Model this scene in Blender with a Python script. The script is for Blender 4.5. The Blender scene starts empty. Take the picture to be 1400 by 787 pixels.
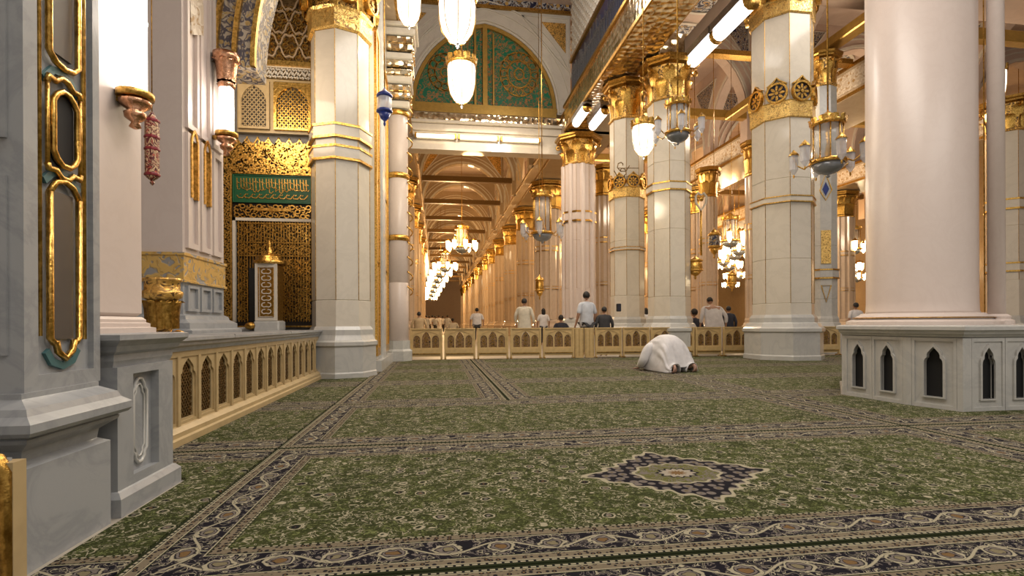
import bpy, math, random
from mathutils import Vector, Matrix
from mathutils.geometry import tessellate_polygon
random.seed(7)
PI = math.pi
S = bpy.context.scene
COL = S.collection

# ------------------------------------------------------------------ camera
EYE = 0.9; FPX = 714.0; YAW = math.radians(8.2); HOR = 442.0
cam_d = bpy.data.cameras.new('camera'); cam = bpy.data.objects.new('camera', cam_d); COL.objects.link(cam)
cam_d.sensor_width = 36; cam_d.lens = FPX * 36 / 1400
cam_d.shift_y = (HOR - 393.5) / 1400
cam_d.clip_end = 400; cam_d.clip_start = 0.05
cam.matrix_world = Matrix.Translation((0, 0, EYE)) @ Matrix.Rotation(-YAW, 4, 'Z') @ Matrix.Rotation(PI / 2, 4, 'X') @ Matrix.Rotation(math.radians(-0.25), 4, 'Z')
S.camera = cam

# ------------------------------------------------------------------ world, exposure, big lights
w = bpy.data.worlds.new('world'); S.world = w; w.use_nodes = True
w.node_tree.nodes['Background'].inputs[0].default_value = (1.0, .93, .85, 1)
w.node_tree.nodes['Background'].inputs[1].default_value = 0.32
S.view_settings.view_transform = 'Standard'; S.view_settings.look = 'None'
S.view_settings.exposure = 0.62; S.view_settings.gamma = 1
try: S.view_settings.use_curve_mapping = False
except Exception: pass
S.cycles.use_denoising = True
S.cycles.max_bounces = 6; S.cycles.diffuse_bounces = 3; S.cycles.glossy_bounces = 3; S.cycles.transmission_bounces = 4
S.cycles.transparent_max_bounces = 6; S.cycles.sample_clamp_indirect = 4
S.cycles.caustics_reflective = False; S.cycles.caustics_refractive = False

def area(name, loc, sx, sy, power, col, rx=0, ry=0, rz=0):
    l = bpy.data.lights.new(name, 'AREA'); l.shape = 'RECTANGLE'; l.size = sx; l.size_y = sy
    l.energy = power; l.color = col
    o = bpy.data.objects.new(name, l); COL.objects.link(o); o.location = loc; o.rotation_euler = (rx, ry, rz)
    return o
NEU = (1, .93, .84); WARM = (1, .62, .27); MID = (1, .80, .58)
def point_light(name, loc, power, col, r=.5):
    l = bpy.data.lights.new(name, 'POINT'); l.energy = power; l.color = col; l.shadow_soft_size = r
    o = bpy.data.objects.new(name, l); COL.objects.link(o); o.location = loc; return o
area('hall_fill_light', (2.4, 4.0, 8.0), 2.5, 5, 230, NEU)          # added overhead fill lights, standing in for unmodelled lamp rows
area('hall_fill_light', (5.5, -2, 8.4), 7, 4, 330, NEU, math.radians(-12))
area('hall_fill_light', (1.9, 16.5, 9.0), 3, 4, 260, MID)
area('hall_fill_light', (9.5, 8.0, 9.6), 3, 4, 200, NEU)
for loc, p, c in (((10, 15.5, 7.2), 260, MID), ((17, 17, 7.2), 260, MID), ((3.2, 13.5, 9.8), 260, NEU), ((10, 23, 7.4), 300, MID), ((17, 24, 7.4), 300, MID),
                  ((-2.9, 8.3, 4.6), 55, MID), ((-.2, 9.9, 8.6), 60, NEU), ((1.6, 23, 7.0), 110, WARM), ((1.5, 29, 6.9), 200, WARM), ((1.4, 35, 7.4), 210, WARM), ((1.2, 41, 7.0), 260, WARM), ((1.0, 47, 7.4), 330, WARM), ((1.0, 54, 7.0), 420, WARM),
                  ((1.0, 66, 7.5), 650, WARM), ((1.0, 79, 7.5), 950, WARM), ((1.0, 95, 7.5), 1700, WARM), ((10, 30, 7.0), 380, WARM), ((10, 37, 7.0), 400, WARM), ((10, 47, 7.0), 900, WARM), ((18, 30, 7.0), 420, WARM),
                  ((18, 38, 7.0), 650, WARM), ((12, 60, 7.0), 1500, WARM), ((25, 30, 7.0), 600, WARM), ((25, 48, 7.0), 1300, WARM)):
    point_light('chandelier_and_fill_light', loc, p, c)  # chandelier light along the corridor; alcove and side-bay points are added fill without fixtures

# ------------------------------------------------------------------ measuring: point at a sighted bearing and camera-axis depth
def site(px, d):
    lat = (px - 700) / FPX * d
    return (d * math.sin(YAW) + lat * math.cos(YAW), d * math.cos(YAW) - lat * math.sin(YAW))
def zat(y, d): return EYE + (HOR - y) / FPX * d

# ------------------------------------------------------------------ materials
MATS = {}
class NT:
    def __init__(s, name):
        s.m = bpy.data.materials.new(name); s.m.use_nodes = True; s.t = s.m.node_tree
        s.b = s.t.nodes['Principled BSDF']; s.out = s.t.nodes['Material Output']
    def n(s, kind, **kw):
        q = s.t.nodes.new(kind)
        for k, v in kw.items():
            if k == 'ins':
                for a, b in v.items(): s.put(q.inputs[a], b)
            else: setattr(q, k, v)
        return q
    def put(s, inp, v):
        if isinstance(v, bpy.types.NodeSocket): s.t.links.new(v, inp)
        else:
            if isinstance(v, tuple) and len(v) == 3 and inp.type == 'RGBA': v = v + (1,)
            inp.default_value = v
    def m_(s, op, a, b=None, c=None):
        q = s.t.nodes.new('ShaderNodeMath'); q.operation = op
        s.put(q.inputs[0], a)
        if b is not None: s.put(q.inputs[1], b)
        if c is not None: s.put(q.inputs[2], c)
        return q.outputs[0]
    def mix(s, f, a, b):
        q = s.t.nodes.new('ShaderNodeMix'); q.data_type = 'RGBA'
        s.put(q.inputs[0], f); s.put(q.inputs[6], a); s.put(q.inputs[7], b)
        return q.outputs[2]
    def obj(s): return s.n('ShaderNodeTexCoord').outputs['Object']
    def geo(s): return s.n('ShaderNodeNewGeometry').outputs['Position']
    def noise(s, vec, scale, detail=2, rough=.5, dist=0):
        q = s.n('ShaderNodeTexNoise', ins={'Vector': vec, 'Scale': scale, 'Detail': detail, 'Roughness': rough, 'Distortion': dist}); return q.outputs[0]
    def voro(s, vec, scale, feat='F1', rnd=1.0):
        q = s.n('ShaderNodeTexVoronoi', feature=feat, ins={'Vector': vec, 'Scale': scale, 'Randomness': rnd}); return q
    def step(s, v, lo, hi):
        q = s.n('ShaderNodeMapRange', ins={0: v, 1: lo, 2: hi}); return q.outputs[0]
    def band(s, v, c, wd, soft=.3):     # 1 where |v-c|<wd
        a = s.m_('ABSOLUTE', s.m_('SUBTRACT', v, c))
        return s.n('ShaderNodeMapRange', ins={0: a, 1: wd * (1 + soft), 2: wd * (1 - soft)}).outputs[0]
    def bump(s, h, st=.3, dist=.02):
        q = s.n('ShaderNodeBump', ins={'Height': h, 'Strength': st, 'Distance': dist}); s.t.links.new(q.outputs[0], s.b.inputs['Normal'])
    def fin(s, col=None, rough=.5, metal=0, **kw):
        if col is not None: s.put(s.b.inputs['Base Color'], col)
        s.put(s.b.inputs['Roughness'], rough); s.put(s.b.inputs['Metallic'], metal)
        for k, v in kw.items(): s.put(s.b.inputs[k.replace('_', ' ')], v)
        MATS[s.m.name] = s.m; return s.m

def marble(name, base, vein, rough=.22, sc=1.6, amt=.5):
    t = NT(name); p = t.geo()
    n1 = t.noise(p, sc, 6, .62, 1.6)
    v = t.band(n1, .5, .035, .9)
    n2 = t.noise(p, sc * .7, 4, .5, .4)
    c = t.mix(t.m_('MULTIPLY', v, amt), base, vein)
    c = t.mix(t.m_('MULTIPLY', t.step(n2, .4, .75), amt * .5), c, vein)
    c = t.mix(t.m_('MULTIPLY', t.step(t.noise(p, sc * 22, 2), .55, .7), .07), c, vein)
    return t.fin(c, rough)
marble('marble_white', (.55, .54, .51), (.40, .40, .40), .2, 1.6, .35)
marble('marble_grey', (.36, .368, .375), (.24, .25, .27), .28, 2.0, .5)
marble('marble_cream', (.70, .64, .545), (.53, .48, .40), .12, 1.2, .22)
marble('marble_pink', (.66, .565, .515), (.58, .48, .43), .34, 2.5, .2)
marble('marble_tan', (.46, .345, .225), (.33, .23, .14), .14, 1.2, .25)
marble('marble_column', (.60, .48, .37), (.47, .36, .26), .12, 1.2, .25)
marble('plaster_pink', (.58, .44, .36), (.47, .35, .28), .6, .8, .3)
marble('plaster_white', (.66, .60, .51), (.52, .46, .38), .6, .8, .3)
marble('floor_marble', (.40, .36, .30), (.30, .26, .22), .5, .6, .4)

def gold(name, c1, c2, rough=.28, sc=30, metal=1.0, st=.5):
    t = NT(name); p = t.obj(); n = t.noise(p, sc, 3, .6)
    t.bump(n, st, .01)
    return t.fin(t.mix(t.step(n, .35, .65), c2, c1), rough, metal)
gold('gold', (.90, .56, .15), (.42, .23, .045))
gold('gold_dark', (.60, .36, .09), (.28, .15, .03), .35)
gold('brass_copper', (.80, .45, .28), (.50, .25, .13), .25)
gold('bronze', (.30, .20, .09), (.12, .075, .03), .4)
gold('silver', (.55, .57, .62), (.25, .27, .33), .3, 60)
t = NT('gold_mirror'); p = t.geo(); v = t.voro(p, 5.0, 'F1', .4); t.bump(v.outputs[0], .6, .05)
t.fin(t.mix(t.step(t.noise(p, 6, 3), .4, .65), (.85, .70, .47), (.42, .30, .15)), .12, .95)

def filigree(name, back, fore, fore2, sc, metal=0.0, rough=.4, thr=.05):
    t = NT(name); p = t.geo()
    warp = t.n('ShaderNodeTexNoise', ins={'Vector': p, 'Scale': sc * .35, 'Detail': 1})
    pp = t.n('ShaderNodeMixRGB', blend_type='LINEAR_LIGHT', ins={0: .10, 1: p, 2: warp.outputs['Color']}).outputs[0]
    n = t.noise(pp, sc, 1.2, .5, .8)
    l1 = t.band(n, .5, thr, .4); l2 = t.band(n, .64, thr * .5, .5)
    v = t.voro(p, sc * .6, 'F1', .6)
    dot = t.step(v.outputs['Distance'], .24, .2)
    c = t.mix(l1, back, fore); c = t.mix(l2, c, fore2); c = t.mix(dot, c, fore2)
    hh = t.m_('ADD', l1, l2); t.bump(hh, .5, .01)
    return t.fin(c, rough, t.m_('MULTIPLY', t.m_('MAXIMUM', l1, dot), metal) if metal else 0)
filigree('filigree_navy', (.012, .016, .05), (.50, .48, .46), (.55, .33, .09), 5.0)
filigree('filigree_fine_navy', (.015, .02, .07), (.55, .50, .42), (.55, .33, .09), 16)
filigree('filigree_teal', (.01, .06, .07), (.10, .25, .22), (.60, .40, .12), 4.0)
filigree('filigree_green', (.005, .17, .085), (.38, .17, .05), (.34, .15, .04), 6.0, thr=.032)
filigree('filigree_gold', (.12, .06, .015), (.95, .58, .16), (.50, .27, .06), 16, .7, .35, .085)
filigree('filigree_bright', (.40, .22, .05), (.95, .66, .22), (.70, .42, .12), 20, .8, .3, .09)
filigree('filigree_bronze', (.045, .028, .016), (.36, .22, .11), (.24, .14, .06), 30, .3, .4, .09)
filigree('filigree_cream', (.55, .44, .33), (.70, .60, .48), (.40, .24, .09), 7)
filigree('filigree_white', (.52, .43, .32), (.10, .085, .10), (.5, .33, .12), 11, thr=.07)
filigree('filigree_red', (.10, .012, .015), (.60, .42, .25), (.45, .10, .06), 30)
filigree('filigree_grey', (.30, .29, .28), (.66, .42, .12), (.55, .33, .08), 10, .3, .4, .10)

def plain(name, col, rough=.5, metal=0, **kw):
    t = NT(name); p = t.obj(); n = t.noise(p, 9, 3)
    c2 = tuple(x * .82 for x in col)
    return t.fin(t.mix(t.step(n, .3, .7), c2, col), rough, metal, **kw)
plain('beige_enamel', (.52, .385, .20), .38)
plain('beige_wood', (.62, .44, .20), .42)
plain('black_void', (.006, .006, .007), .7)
plain('dark_lattice_back', (.03, .022, .016), .5)
plain('teal_paint', (.07, .17, .18), .4)
plain('brown_panel', (.10, .085, .075), .3)
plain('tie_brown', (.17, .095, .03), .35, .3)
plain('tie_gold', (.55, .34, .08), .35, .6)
plain('blue_enamel', (.02, .04, .22), .3)
plain('navy_enamel', (.015, .02, .06), .3)
plain('green_enamel', (.008, .10, .04), .35)
plain('red_enamel', (.22, .02, .03), .35)
plain('grey_wall', (.24, .23, .225), .5)
plain('glass_frost', (.75, .75, .80), .15, 0, Alpha=.55)
plain('glass_grey', (.26, .28, .31), .2, .25)
plain('glass_clear', (.85, .85, .85), .08, 0, Alpha=.35)
plain('white_cloth', (.72, .70, .71), .85)
plain('cream_cloth', (.64, .60, .50), .85)
plain('blue_cloth', (.58, .61, .68), .85)
plain('navy_cloth', (.025, .028, .045), .85)
plain('charcoal_cloth', (.045, .045, .05), .85)
plain('tan_cloth', (.50, .36, .20), .85)
plain('skin', (.42, .24, .16), .55)
plain('skin_sole', (.46, .27, .20), .6)
plain('hair', (.012, .010, .010), .6)
plain('trouser', (.04, .04, .045), .8)

def glow(name, col, st, base=(.9, .9, .9)):
    t = NT(name); t.put(t.b.inputs['Emission Color'], col); t.put(t.b.inputs['Emission Strength'], st)
    return t.fin(base, .3)
glow('lamp_glow', (1, .90, .76), 1.5)
glow('lamp_glow_warm', (1, .78, .46), 6.0)
glow('tube_glow', (1, .93, .86), 3.0)
glow('tube_glow_soft', (1, .80, .50), 3.0)
glow('far_daylight', (.75, .85, 1), 1.2)

# carpets: border bands, vines and rosettes measured from the rug's own edge
def carpet(name, medallion):
    t = NT(name); p = t.obj(); sx = t.n('ShaderNodeSeparateXYZ', ins={0: p})
    X, Y = sx.outputs[0], sx.outputs[1]
    hx = t.n('ShaderNodeAttribute', attribute_type='OBJECT', attribute_name='half_x').outputs['Fac']
    hy = t.n('ShaderNodeAttribute', attribute_type='OBJECT', attribute_name='half_y').outputs['Fac']
    ex = t.m_('SUBTRACT', hx, t.m_('ABSOLUTE', X)); ey = t.m_('SUBTRACT', hy, t.m_('ABSOLUTE', Y))
    d = t.m_('MINIMUM', ex, ey); side = t.m_('LESS_THAN', ex, ey)
    s = t.m_('ADD', t.m_('MULTIPLY', side, Y), t.m_('MULTIPLY', t.m_('SUBTRACT', 1, side), X))
    cream = (.37, .335, .235); olive = (.17, .19, .07); green = (.044, .053, .013); dkgreen = (.018, .024, .008); navy = (.008, .0075, .013); tan = (.17, .10, .04); mauve = (.17, .145, .13)
    # field
    n0 = t.noise(p, 1.3, 2)
    fld = t.mix(t.step(n0, .35, .65), green, (.028, .035, .009))
    nA = t.noise(p, 25, 1.0, .5, 1.1); nB = t.noise(p, 11, 0); nD = t.noise(p, 38, 0, .5, 1.4)
    curl = t.m_('MULTIPLY', t.band(nA, .5, .026, .4), t.step(nB, .42, .5))
    curl2 = t.m_('MULTIPLY', t.band(nA, .61, .020, .4), t.step(nB, .58, .5))
    fld = t.mix(t.m_('MULTIPLY', t.band(nA, .41, .05, .5), .55), fld, dkgreen)
    fld = t.mix(t.m_('MULTIPLY', t.band(nD, .5, .030, .5), .5), fld, olive); fld = t.mix(curl, fld, cream); fld = t.mix(curl2, fld, olive)
    v = t.voro(p, 9.0, 'F1', .8); vd = v.outputs['Distance']
    rnd = t.n('ShaderNodeSeparateColor', ins={0: v.outputs['Color']}).outputs[0]
    lobes = t.m_('MULTIPLY_ADD', t.noise(p, 40, 0), .14, vd)
    gate = t.step(rnd, .35, .36)
    fld = t.mix(t.m_('MULTIPLY', gate, t.step(lobes, .40, .37)), fld, dkgreen)
    fld = t.mix(t.m_('MULTIPLY', gate, t.band(lobes, .33, .035)), fld, cream)
    fld = t.mix(t.m_('MULTIPLY', gate, t.step(lobes, .22, .2)), fld, t.mix(t.step(rnd, .7, .71), mauve, navy))
    fld = t.mix(t.m_('MULTIPLY', gate, t.step(lobes, .14, .12)), fld, tan)
    v3 = t.voro(p, 30, 'F1', 1.0)
    fld = t.mix(t.m_('MULTIPLY', t.step(v3.outputs['Distance'], .22, .17), .55), fld, cream)
    if medallion:
        ax = t.m_('ABSOLUTE', X); ay = t.m_('ABSOLUTE', Y)
        m = t.m_('ADD', t.m_('POWER', t.m_('DIVIDE', ax, .57), .95), t.m_('POWER', t.m_('DIVIDE', ay, .50), .95))
        ang = t.m_('ARCTAN2', Y, X)
        m = t.m_('ADD', m, t.m_('MULTIPLY', t.m_('SINE', t.m_('MULTIPLY', ang, 20)), .05))
        inn = t.m_('POWER', t.m_('ADD', t.m_('POWER', t.m_('DIVIDE', ax, .25), 2), t.m_('POWER', t.m_('DIVIDE', ay, .19), 2)), .5)
        inn = t.m_('ADD', inn, t.m_('MULTIPLY', t.m_('SINE', t.m_('MULTIPLY', ang, 12)), .05))
        mv = t.voro(p, 15, 'F1', .5).outputs['Distance']
        nav = t.mix(t.step(mv, .44, .36), navy, mauve); nav = t.mix(t.step(mv, .2, .14), nav, (.14, .11, .05))
        fld = t.mix(t.step(m, 1.0, .99), fld, nav)
        fld = t.mix(t.band(m, 1.0, .035), fld, cream)
        c2 = t.mix(t.band(nA, .5, .05), (.12, .12, .035), mauve)
        fld = t.mix(t.step(inn, 1.0, .98), fld, c2)
        fld = t.mix(t.band(inn, 1.0, .04), fld, cream)
        fld = t.mix(t.step(inn, .44, .42), fld, (.34, .30, .24)); fld = t.mix(t.band(inn, .44, .04), fld, navy)
        fld = t.mix(t.step(inn, .2, .18), fld, tan)
        # corner bosses
    # border
    sv = t.m_('MULTIPLY', t.m_('SINE', t.m_('MULTIPLY', s, 2 * PI / .42)), .045)
    vine = t.band(t.m_('SUBTRACT', d, sv), .165, .006, .3)
    cell = t.m_('SUBTRACT', t.m_('FRACT', t.m_('DIVIDE', s, .21)), .5)
    cell = t.m_('MULTIPLY', cell, .21)
    alt = t.m_('MULTIPLY', t.m_('SINE', t.m_('MULTIPLY', s, PI / .21)), 0)
    dd = t.m_('SUBTRACT', t.m_('SUBTRACT', d, .165), alt)
    r = t.m_('SQRT', t.m_('ADD', t.m_('MULTIPLY', cell, cell), t.m_('MULTIPLY', t.m_('MULTIPLY', dd, dd), 1.6)))
    r = t.m_('MULTIPLY_ADD', t.noise(p, 45, 0), .03, r)
    nC = t.noise(p, 24, 1, .5, 1.0)
    bnd = t.mix(t.band(nC, .5, .022, .4), navy, mauve)
    bnd = t.mix(t.band(nC, .60, .020, .4), bnd, cream)
    bnd = t.mix(vine, bnd, cream)
    bnd = t.mix(t.step(r, .075, .073), bnd, navy)
    bnd = t.mix(t.band(r, .066, .006), bnd, cream); bnd = t.mix(t.band(r, .048, .006), bnd, mauve)
    bnd = t.mix(t.step(r, .038, .036), bnd, t.mix(t.m_('GREATER_THAN', t.m_('SINE', t.m_('MULTIPLY', s, PI / .21)), 0), (.20, .17, .10), tan))
    gd = t.voro(p, 38, 'F1', .5).outputs['Distance']
    guard = t.mix(t.step(gd, .42, .34), (.19, .155, .105), navy)
    guard = t.mix(t.step(gd, .2, .14), guard, tan)
    dash = t.m_('GREATER_THAN', t.m_('FRACT', t.m_('DIVIDE', s, .03)), .35)
    col = dkgreen
    def over(col, lo, hi, c):
        return t.mix(t.m_('MULTIPLY', t.m_('GREATER_THAN', d, lo), t.m_('LESS_THAN', d, hi)), col, c)
    col = over(col, .016, .026, t.mix(dash, navy, cream))
    col = over(col, .030, .036, cream)
    col = over(col, .036, .074, guard)
    col = over(col, .074, .080, cream)
    col = over(col, .085, .245, bnd)
    col = over(col, .245, .251, cream)
    col = over(col, .257, .297, guard)
    col = over(col, .300, .309, t.mix(dash, dkgreen, cream))
    col = over(col, .314, 99, fld)
    pile = t.noise(p, 350, 1); t.bump(pile, .5, .004)
    col = t.mix(t.m_('MULTIPLY', t.step(pile, .35, .7), .25), col, (.01, .01, .01))
    t.fin(col, .95); t.put(t.b.inputs['Specular IOR Level'], .1)
carpet('carpet_plain', False); carpet('carpet_medallion', True)

# ------------------------------------------------------------------ mesh builder
class MB:
    def __init__(s): s.v = []; s.f = []; s.T = Matrix.Identity(4); s.sm = []
    def add(s, vs, fs, smooth=False):
        b = len(s.v); T = s.T
        s.v += [tuple(T @ Vector(v)) for v in vs]; s.f += [tuple(i + b for i in f) for f in fs]; s.sm += [smooth] * len(fs)
        return s
    def box(s, x0, x1, y0, y1, z0, z1):
        return s.add([(x0, y0, z0), (x1, y0, z0), (x1, y1, z0), (x0, y1, z0), (x0, y0, z1), (x1, y0, z1), (x1, y1, z1), (x0, y1, z1)],
                     [(0, 3, 2, 1), (4, 5, 6, 7), (0, 1, 5, 4), (1, 2, 6, 5), (2, 3, 7, 6), (3, 0, 4, 7)])
    def cbox(s, x0, x1, y0, y1, z0, z1, c=.01):    # box with chamfered upright and level edges
        ps = [(x0 + c, y0), (x1 - c, y0), (x1, y0 + c), (x1, y1 - c), (x1 - c, y1), (x0 + c, y1), (x0, y1 - c), (x0, y0 + c)]
        cx, cy = (x0 + x1) / 2, (y0 + y1) / 2
        def sh(k): return [(cx + (a - cx) * (1 - 2 * k / max(x1 - x0, 1e-6)), cy + (b - cy) * (1 - 2 * k / max(y1 - y0, 1e-6))) for a, b in ps]
        return s.loft([(sh(c), z0), (ps, z0 + c), (ps, z1 - c), (sh(c), z1)])
    def loft(s, secs, smooth=False):               # [(list of (x,y), z)]
        n = len(secs[0][0]); vs = []; fs = []
        for ps, z in secs: vs += [(x, y, z) for x, y in ps]
        for k in range(len(secs) - 1):
            for i in range(n):
                j = (i + 1) % n; fs.append((k * n + i, k * n + j, (k + 1) * n + j, (k + 1) * n + i))
        s.add(vs, fs, smooth); b = len(s.v) - len(vs); L = len(secs) - 1
        s.f.append(tuple(b + i for i in reversed(range(n)))); s.f.append(tuple(b + L * n + i for i in range(n))); s.sm += [False, False]
        return s
    def lathe(s, prof, n=16, cx=0, cy=0, cz=0, ph=0, smooth=None, apo=False, sx=1, sy=1):
        if smooth is None: smooth = n > 10
        k = 1 / math.cos(PI / n) if apo else 1
        secs = [([(cx + r * k * sx * math.cos(ph + 2 * PI * i / n), cy + r * k * sy * math.sin(ph + 2 * PI * i / n)) for i in range(n)], cz + z) for r, z in prof]
        return s.loft(secs, smooth)
    def tube(s, path, r, n=6, closed=False, smooth=True):
        P = [Vector(p) for p in path]; L = len(P); vs = []; fs = []
        up = Vector((0, 0, 1)); prev = None
        for i in range(L):
            a = P[(i - 1) % L] if closed or i > 0 else P[i]; b = P[(i + 1) % L] if closed or i < L - 1 else P[i]
            t = (b - a); t = t.normalized() if t.length > 1e-9 else Vector((0, 0, 1))
            if prev is None:
                u = t.cross(up) if abs(t.dot(up)) < .95 else t.cross(Vector((1, 0, 0)))
            else: u = prev - t * prev.dot(t)
            u.normalize(); prev = u; vv = t.cross(u)
            rr = r[i] if isinstance(r, (list, tuple)) else r
            for j in range(n):
                q = P[i] + (u * math.cos(2 * PI * j / n) + vv * math.sin(2 * PI * j / n)) * rr
                vs.append(tuple(q))
        for i in range(L if closed else L - 1):
            for j in range(n):
                fs.append((i * n + j, i * n + (j + 1) % n, ((i + 1) % L) * n + (j + 1) % n, ((i + 1) % L) * n + j))
        if not closed: fs += [tuple(reversed(range(n))), tuple((L - 1) * n + j for j in range(n))]
        return s.add(vs, fs, smooth)
    def poly(s, loops, fn, w0, w1):                # flat plate of an outline (with holes), fn(u,v,w)->xyz
        tris = tessellate_polygon([[Vector((a, b, 0)) for a, b in l] for l in loops])
        pts = [p for l in loops for p in l]; n = len(pts)
        vs = [fn(a, b, w0) for a, b in pts] + [fn(a, b, w1) for a, b in pts]
        fs = [tuple(q) for q in tris] + [tuple(i + n for i in reversed(q)) for q in tris]
        o = 0
        for l in loops:
            m = len(l)
            for i in range(m): fs.append((o + i, o + (i + 1) % m, n + o + (i + 1) % m, n + o + i))
            o += m
        return s.add(vs, fs)
    def strip(s, path, fn, wd, w0, w1, closed=False):   # ribbon of width wd along a flat path
        L = len(path); ins = []; out = []
        for i in range(L):
            a = path[(i - 1) % L] if closed or i > 0 else path[i]; b = path[(i + 1) % L] if closed or i < L - 1 else path[i]
            dx, dy = b[0] - a[0], b[1] - a[1]; m = math.hypot(dx, dy) or 1
            nx, ny = -dy / m * wd / 2, dx / m * wd / 2
            ins.append((path[i][0] - nx, path[i][1] - ny)); out.append((path[i][0] + nx, path[i][1] + ny))
        vs = []
        for a, b in zip(ins, out): vs += [fn(a[0], a[1], w0), fn(a[0], a[1], w1), fn(b[0], b[1], w1), fn(b[0], b[1], w0)]
        fs = []
        for i in range(L if closed else L - 1):
            j = (i + 1) % L
            for k in range(4): fs.append((4 * i + k, 4 * i + (k + 1) % 4, 4 * j + (k + 1) % 4, 4 * j + k))
        if not closed: fs += [(0, 3, 2, 1), (4 * L - 4, 4 * L - 3, 4 * L - 2, 4 * L - 1)]
        return s.add(vs, fs)
    def ball(s, c, r, n=10, sz=1):
        return s.lathe([(r * math.sin(PI * k / 6) + 1e-4, -r * sz * math.cos(PI * k / 6)) for k in range(7)], n, c[0], c[1], c[2], smooth=True)
    def mesh(s, name, m):
        me = bpy.data.meshes.new(name); me.from_pydata(s.v, [], s.f); me.materials.append(MATS[m])
        me.polygons.foreach_set('use_smooth', s.sm); me.update(); return me
    def build(s, name, m, parent=None, world=True):
        """world=True: vertices were given in world coordinates, moved into the parent's frame"""
        if parent is not None and world:
            o0 = root_loc(parent); s.v = [(a - o0[0], b - o0[1], c - o0[2]) for a, b, c in s.v]
        o = bpy.data.objects.new(name, s.mesh(name, m)); COL.objects.link(o); o.parent = parent
        return o
def root_loc(o):
    l = Vector((0, 0, 0))
    while o is not None: l += o.location; o = o.parent
    return l
def thing(name, label, cat, loc=(0, 0, 0), group=None, rz=0):
    o = bpy.data.objects.new(name, None); COL.objects.link(o); o.location = loc; o.rotation_euler.z = rz
    o.empty_display_size = .1; o['label'] = label; o['category'] = cat
    if group: o['group'] = group
    return o
def tag(o, label, cat, group=None):
    o['label'] = label; o['category'] = cat
    if group: o['group'] = group
    return o
def struct(o): o['kind'] = 'structure'; return o
def kids(o): return [c for c in ALL.get(o.name, [])]
def copy_tree(o, parent=None):
    c = o.copy(); COL.objects.link(c); c.parent = parent
    for ch in o.children: copy_tree(ch, c)
    return c
def XZ(y0=0): return lambda u, v, w_: (u, y0 + w_, v)          # plate facing -Y
def YZ(x0=0): return lambda u, v, w_: (x0 + w_, u, v)          # plate in the YZ plane

TREF = [(1, 0), (1, .66), (.97, .72), (.86, .76), (.74, .775), (.70, .80), (.70, .84), (.60, .885), (.40, .925), (.2, .965), (0, 1)]
def tref(cx, z0, hw, h):
    r = [(cx + hw * a, z0 + h * b) for a, b in TREF]; l = [(cx - hw * a, z0 + h * b) for a, b in reversed(TREF[:-1])]
    return r + l
def point_arch(cx, zs, half, rise, n=10):
    if rise < half * 1.001: rise = half * 1.001
    R = (half * half + rise * rise) / (2 * half); c = half - R; a1 = math.atan2(rise, -c)
    r = [(cx + c + R * math.cos(a1 * i / n), zs + R * math.sin(a1 * i / n)) for i in range(n + 1)]
    return r + [(2 * cx - x, z) for x, z in reversed(r[:-1])]
def parch(cx, z0, half, h, spring):
    return [(cx + half, z0)] + point_arch(cx, z0 + spring, half, h - spring, 6) + [(cx - half, z0)]
def rect(x0, x1, z0, z1): return [(x0, z0), (x1, z0), (x1, z1), (x0, z1)]

# ================================================================== SETTING
fl = struct(MB().box(-12, 60, -8, 130, -.12, 0).build('floor', 'floor_marble'))
ce = struct(MB().box(-12, 60, -8, 130, 13.5, 13.7).build('ceiling', 'plaster_pink'))
# ceiling fields: painted oval panels over each bay
def ellipse(cx, cy, a, b, n=24): return [(cx + a * math.cos(2 * PI * i / n), cy + b * math.sin(2 * PI * i / n)) for i in range(n)]
XYd = lambda z: (lambda u, v, w_: (u, v, z - w_))
for bx in (1.9, 9.9, 18):
    for by in (9.5, 16.5, 23, 29):
        fr = MB().strip(ellipse(bx, by, 2.0, 1.3), XYd(13.5), .14, 0, .08, True).build('ceiling_moulding', 'plaster_white', ce)
        MB().poly([ellipse(bx, by, 1.93, 1.23)], XYd(13.5), 0, .03).build('painted_oval', 'filigree_navy', fr)
struct(MB().box(-12, -11.8, -8, 130, 0, 13.5).build('wall_left', 'marble_tan'))
struct(MB().box(40, 40.2, -8, 130, 0, 13.5).build('wall_right', 'marble_tan'))
struct(MB().box(-12, 60, 126, 126.3, 0, 13.5).build('wall_back', 'plaster_pink'))
# raised marble dais behind the left fence
struct(MB().box(-11.8, -2.0, 3.3, 9.0, 0, .76).box(-11.8, -2.15, 9.0, 10.5, 0, .76).build('floor_dais', 'marble_grey'))

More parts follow.
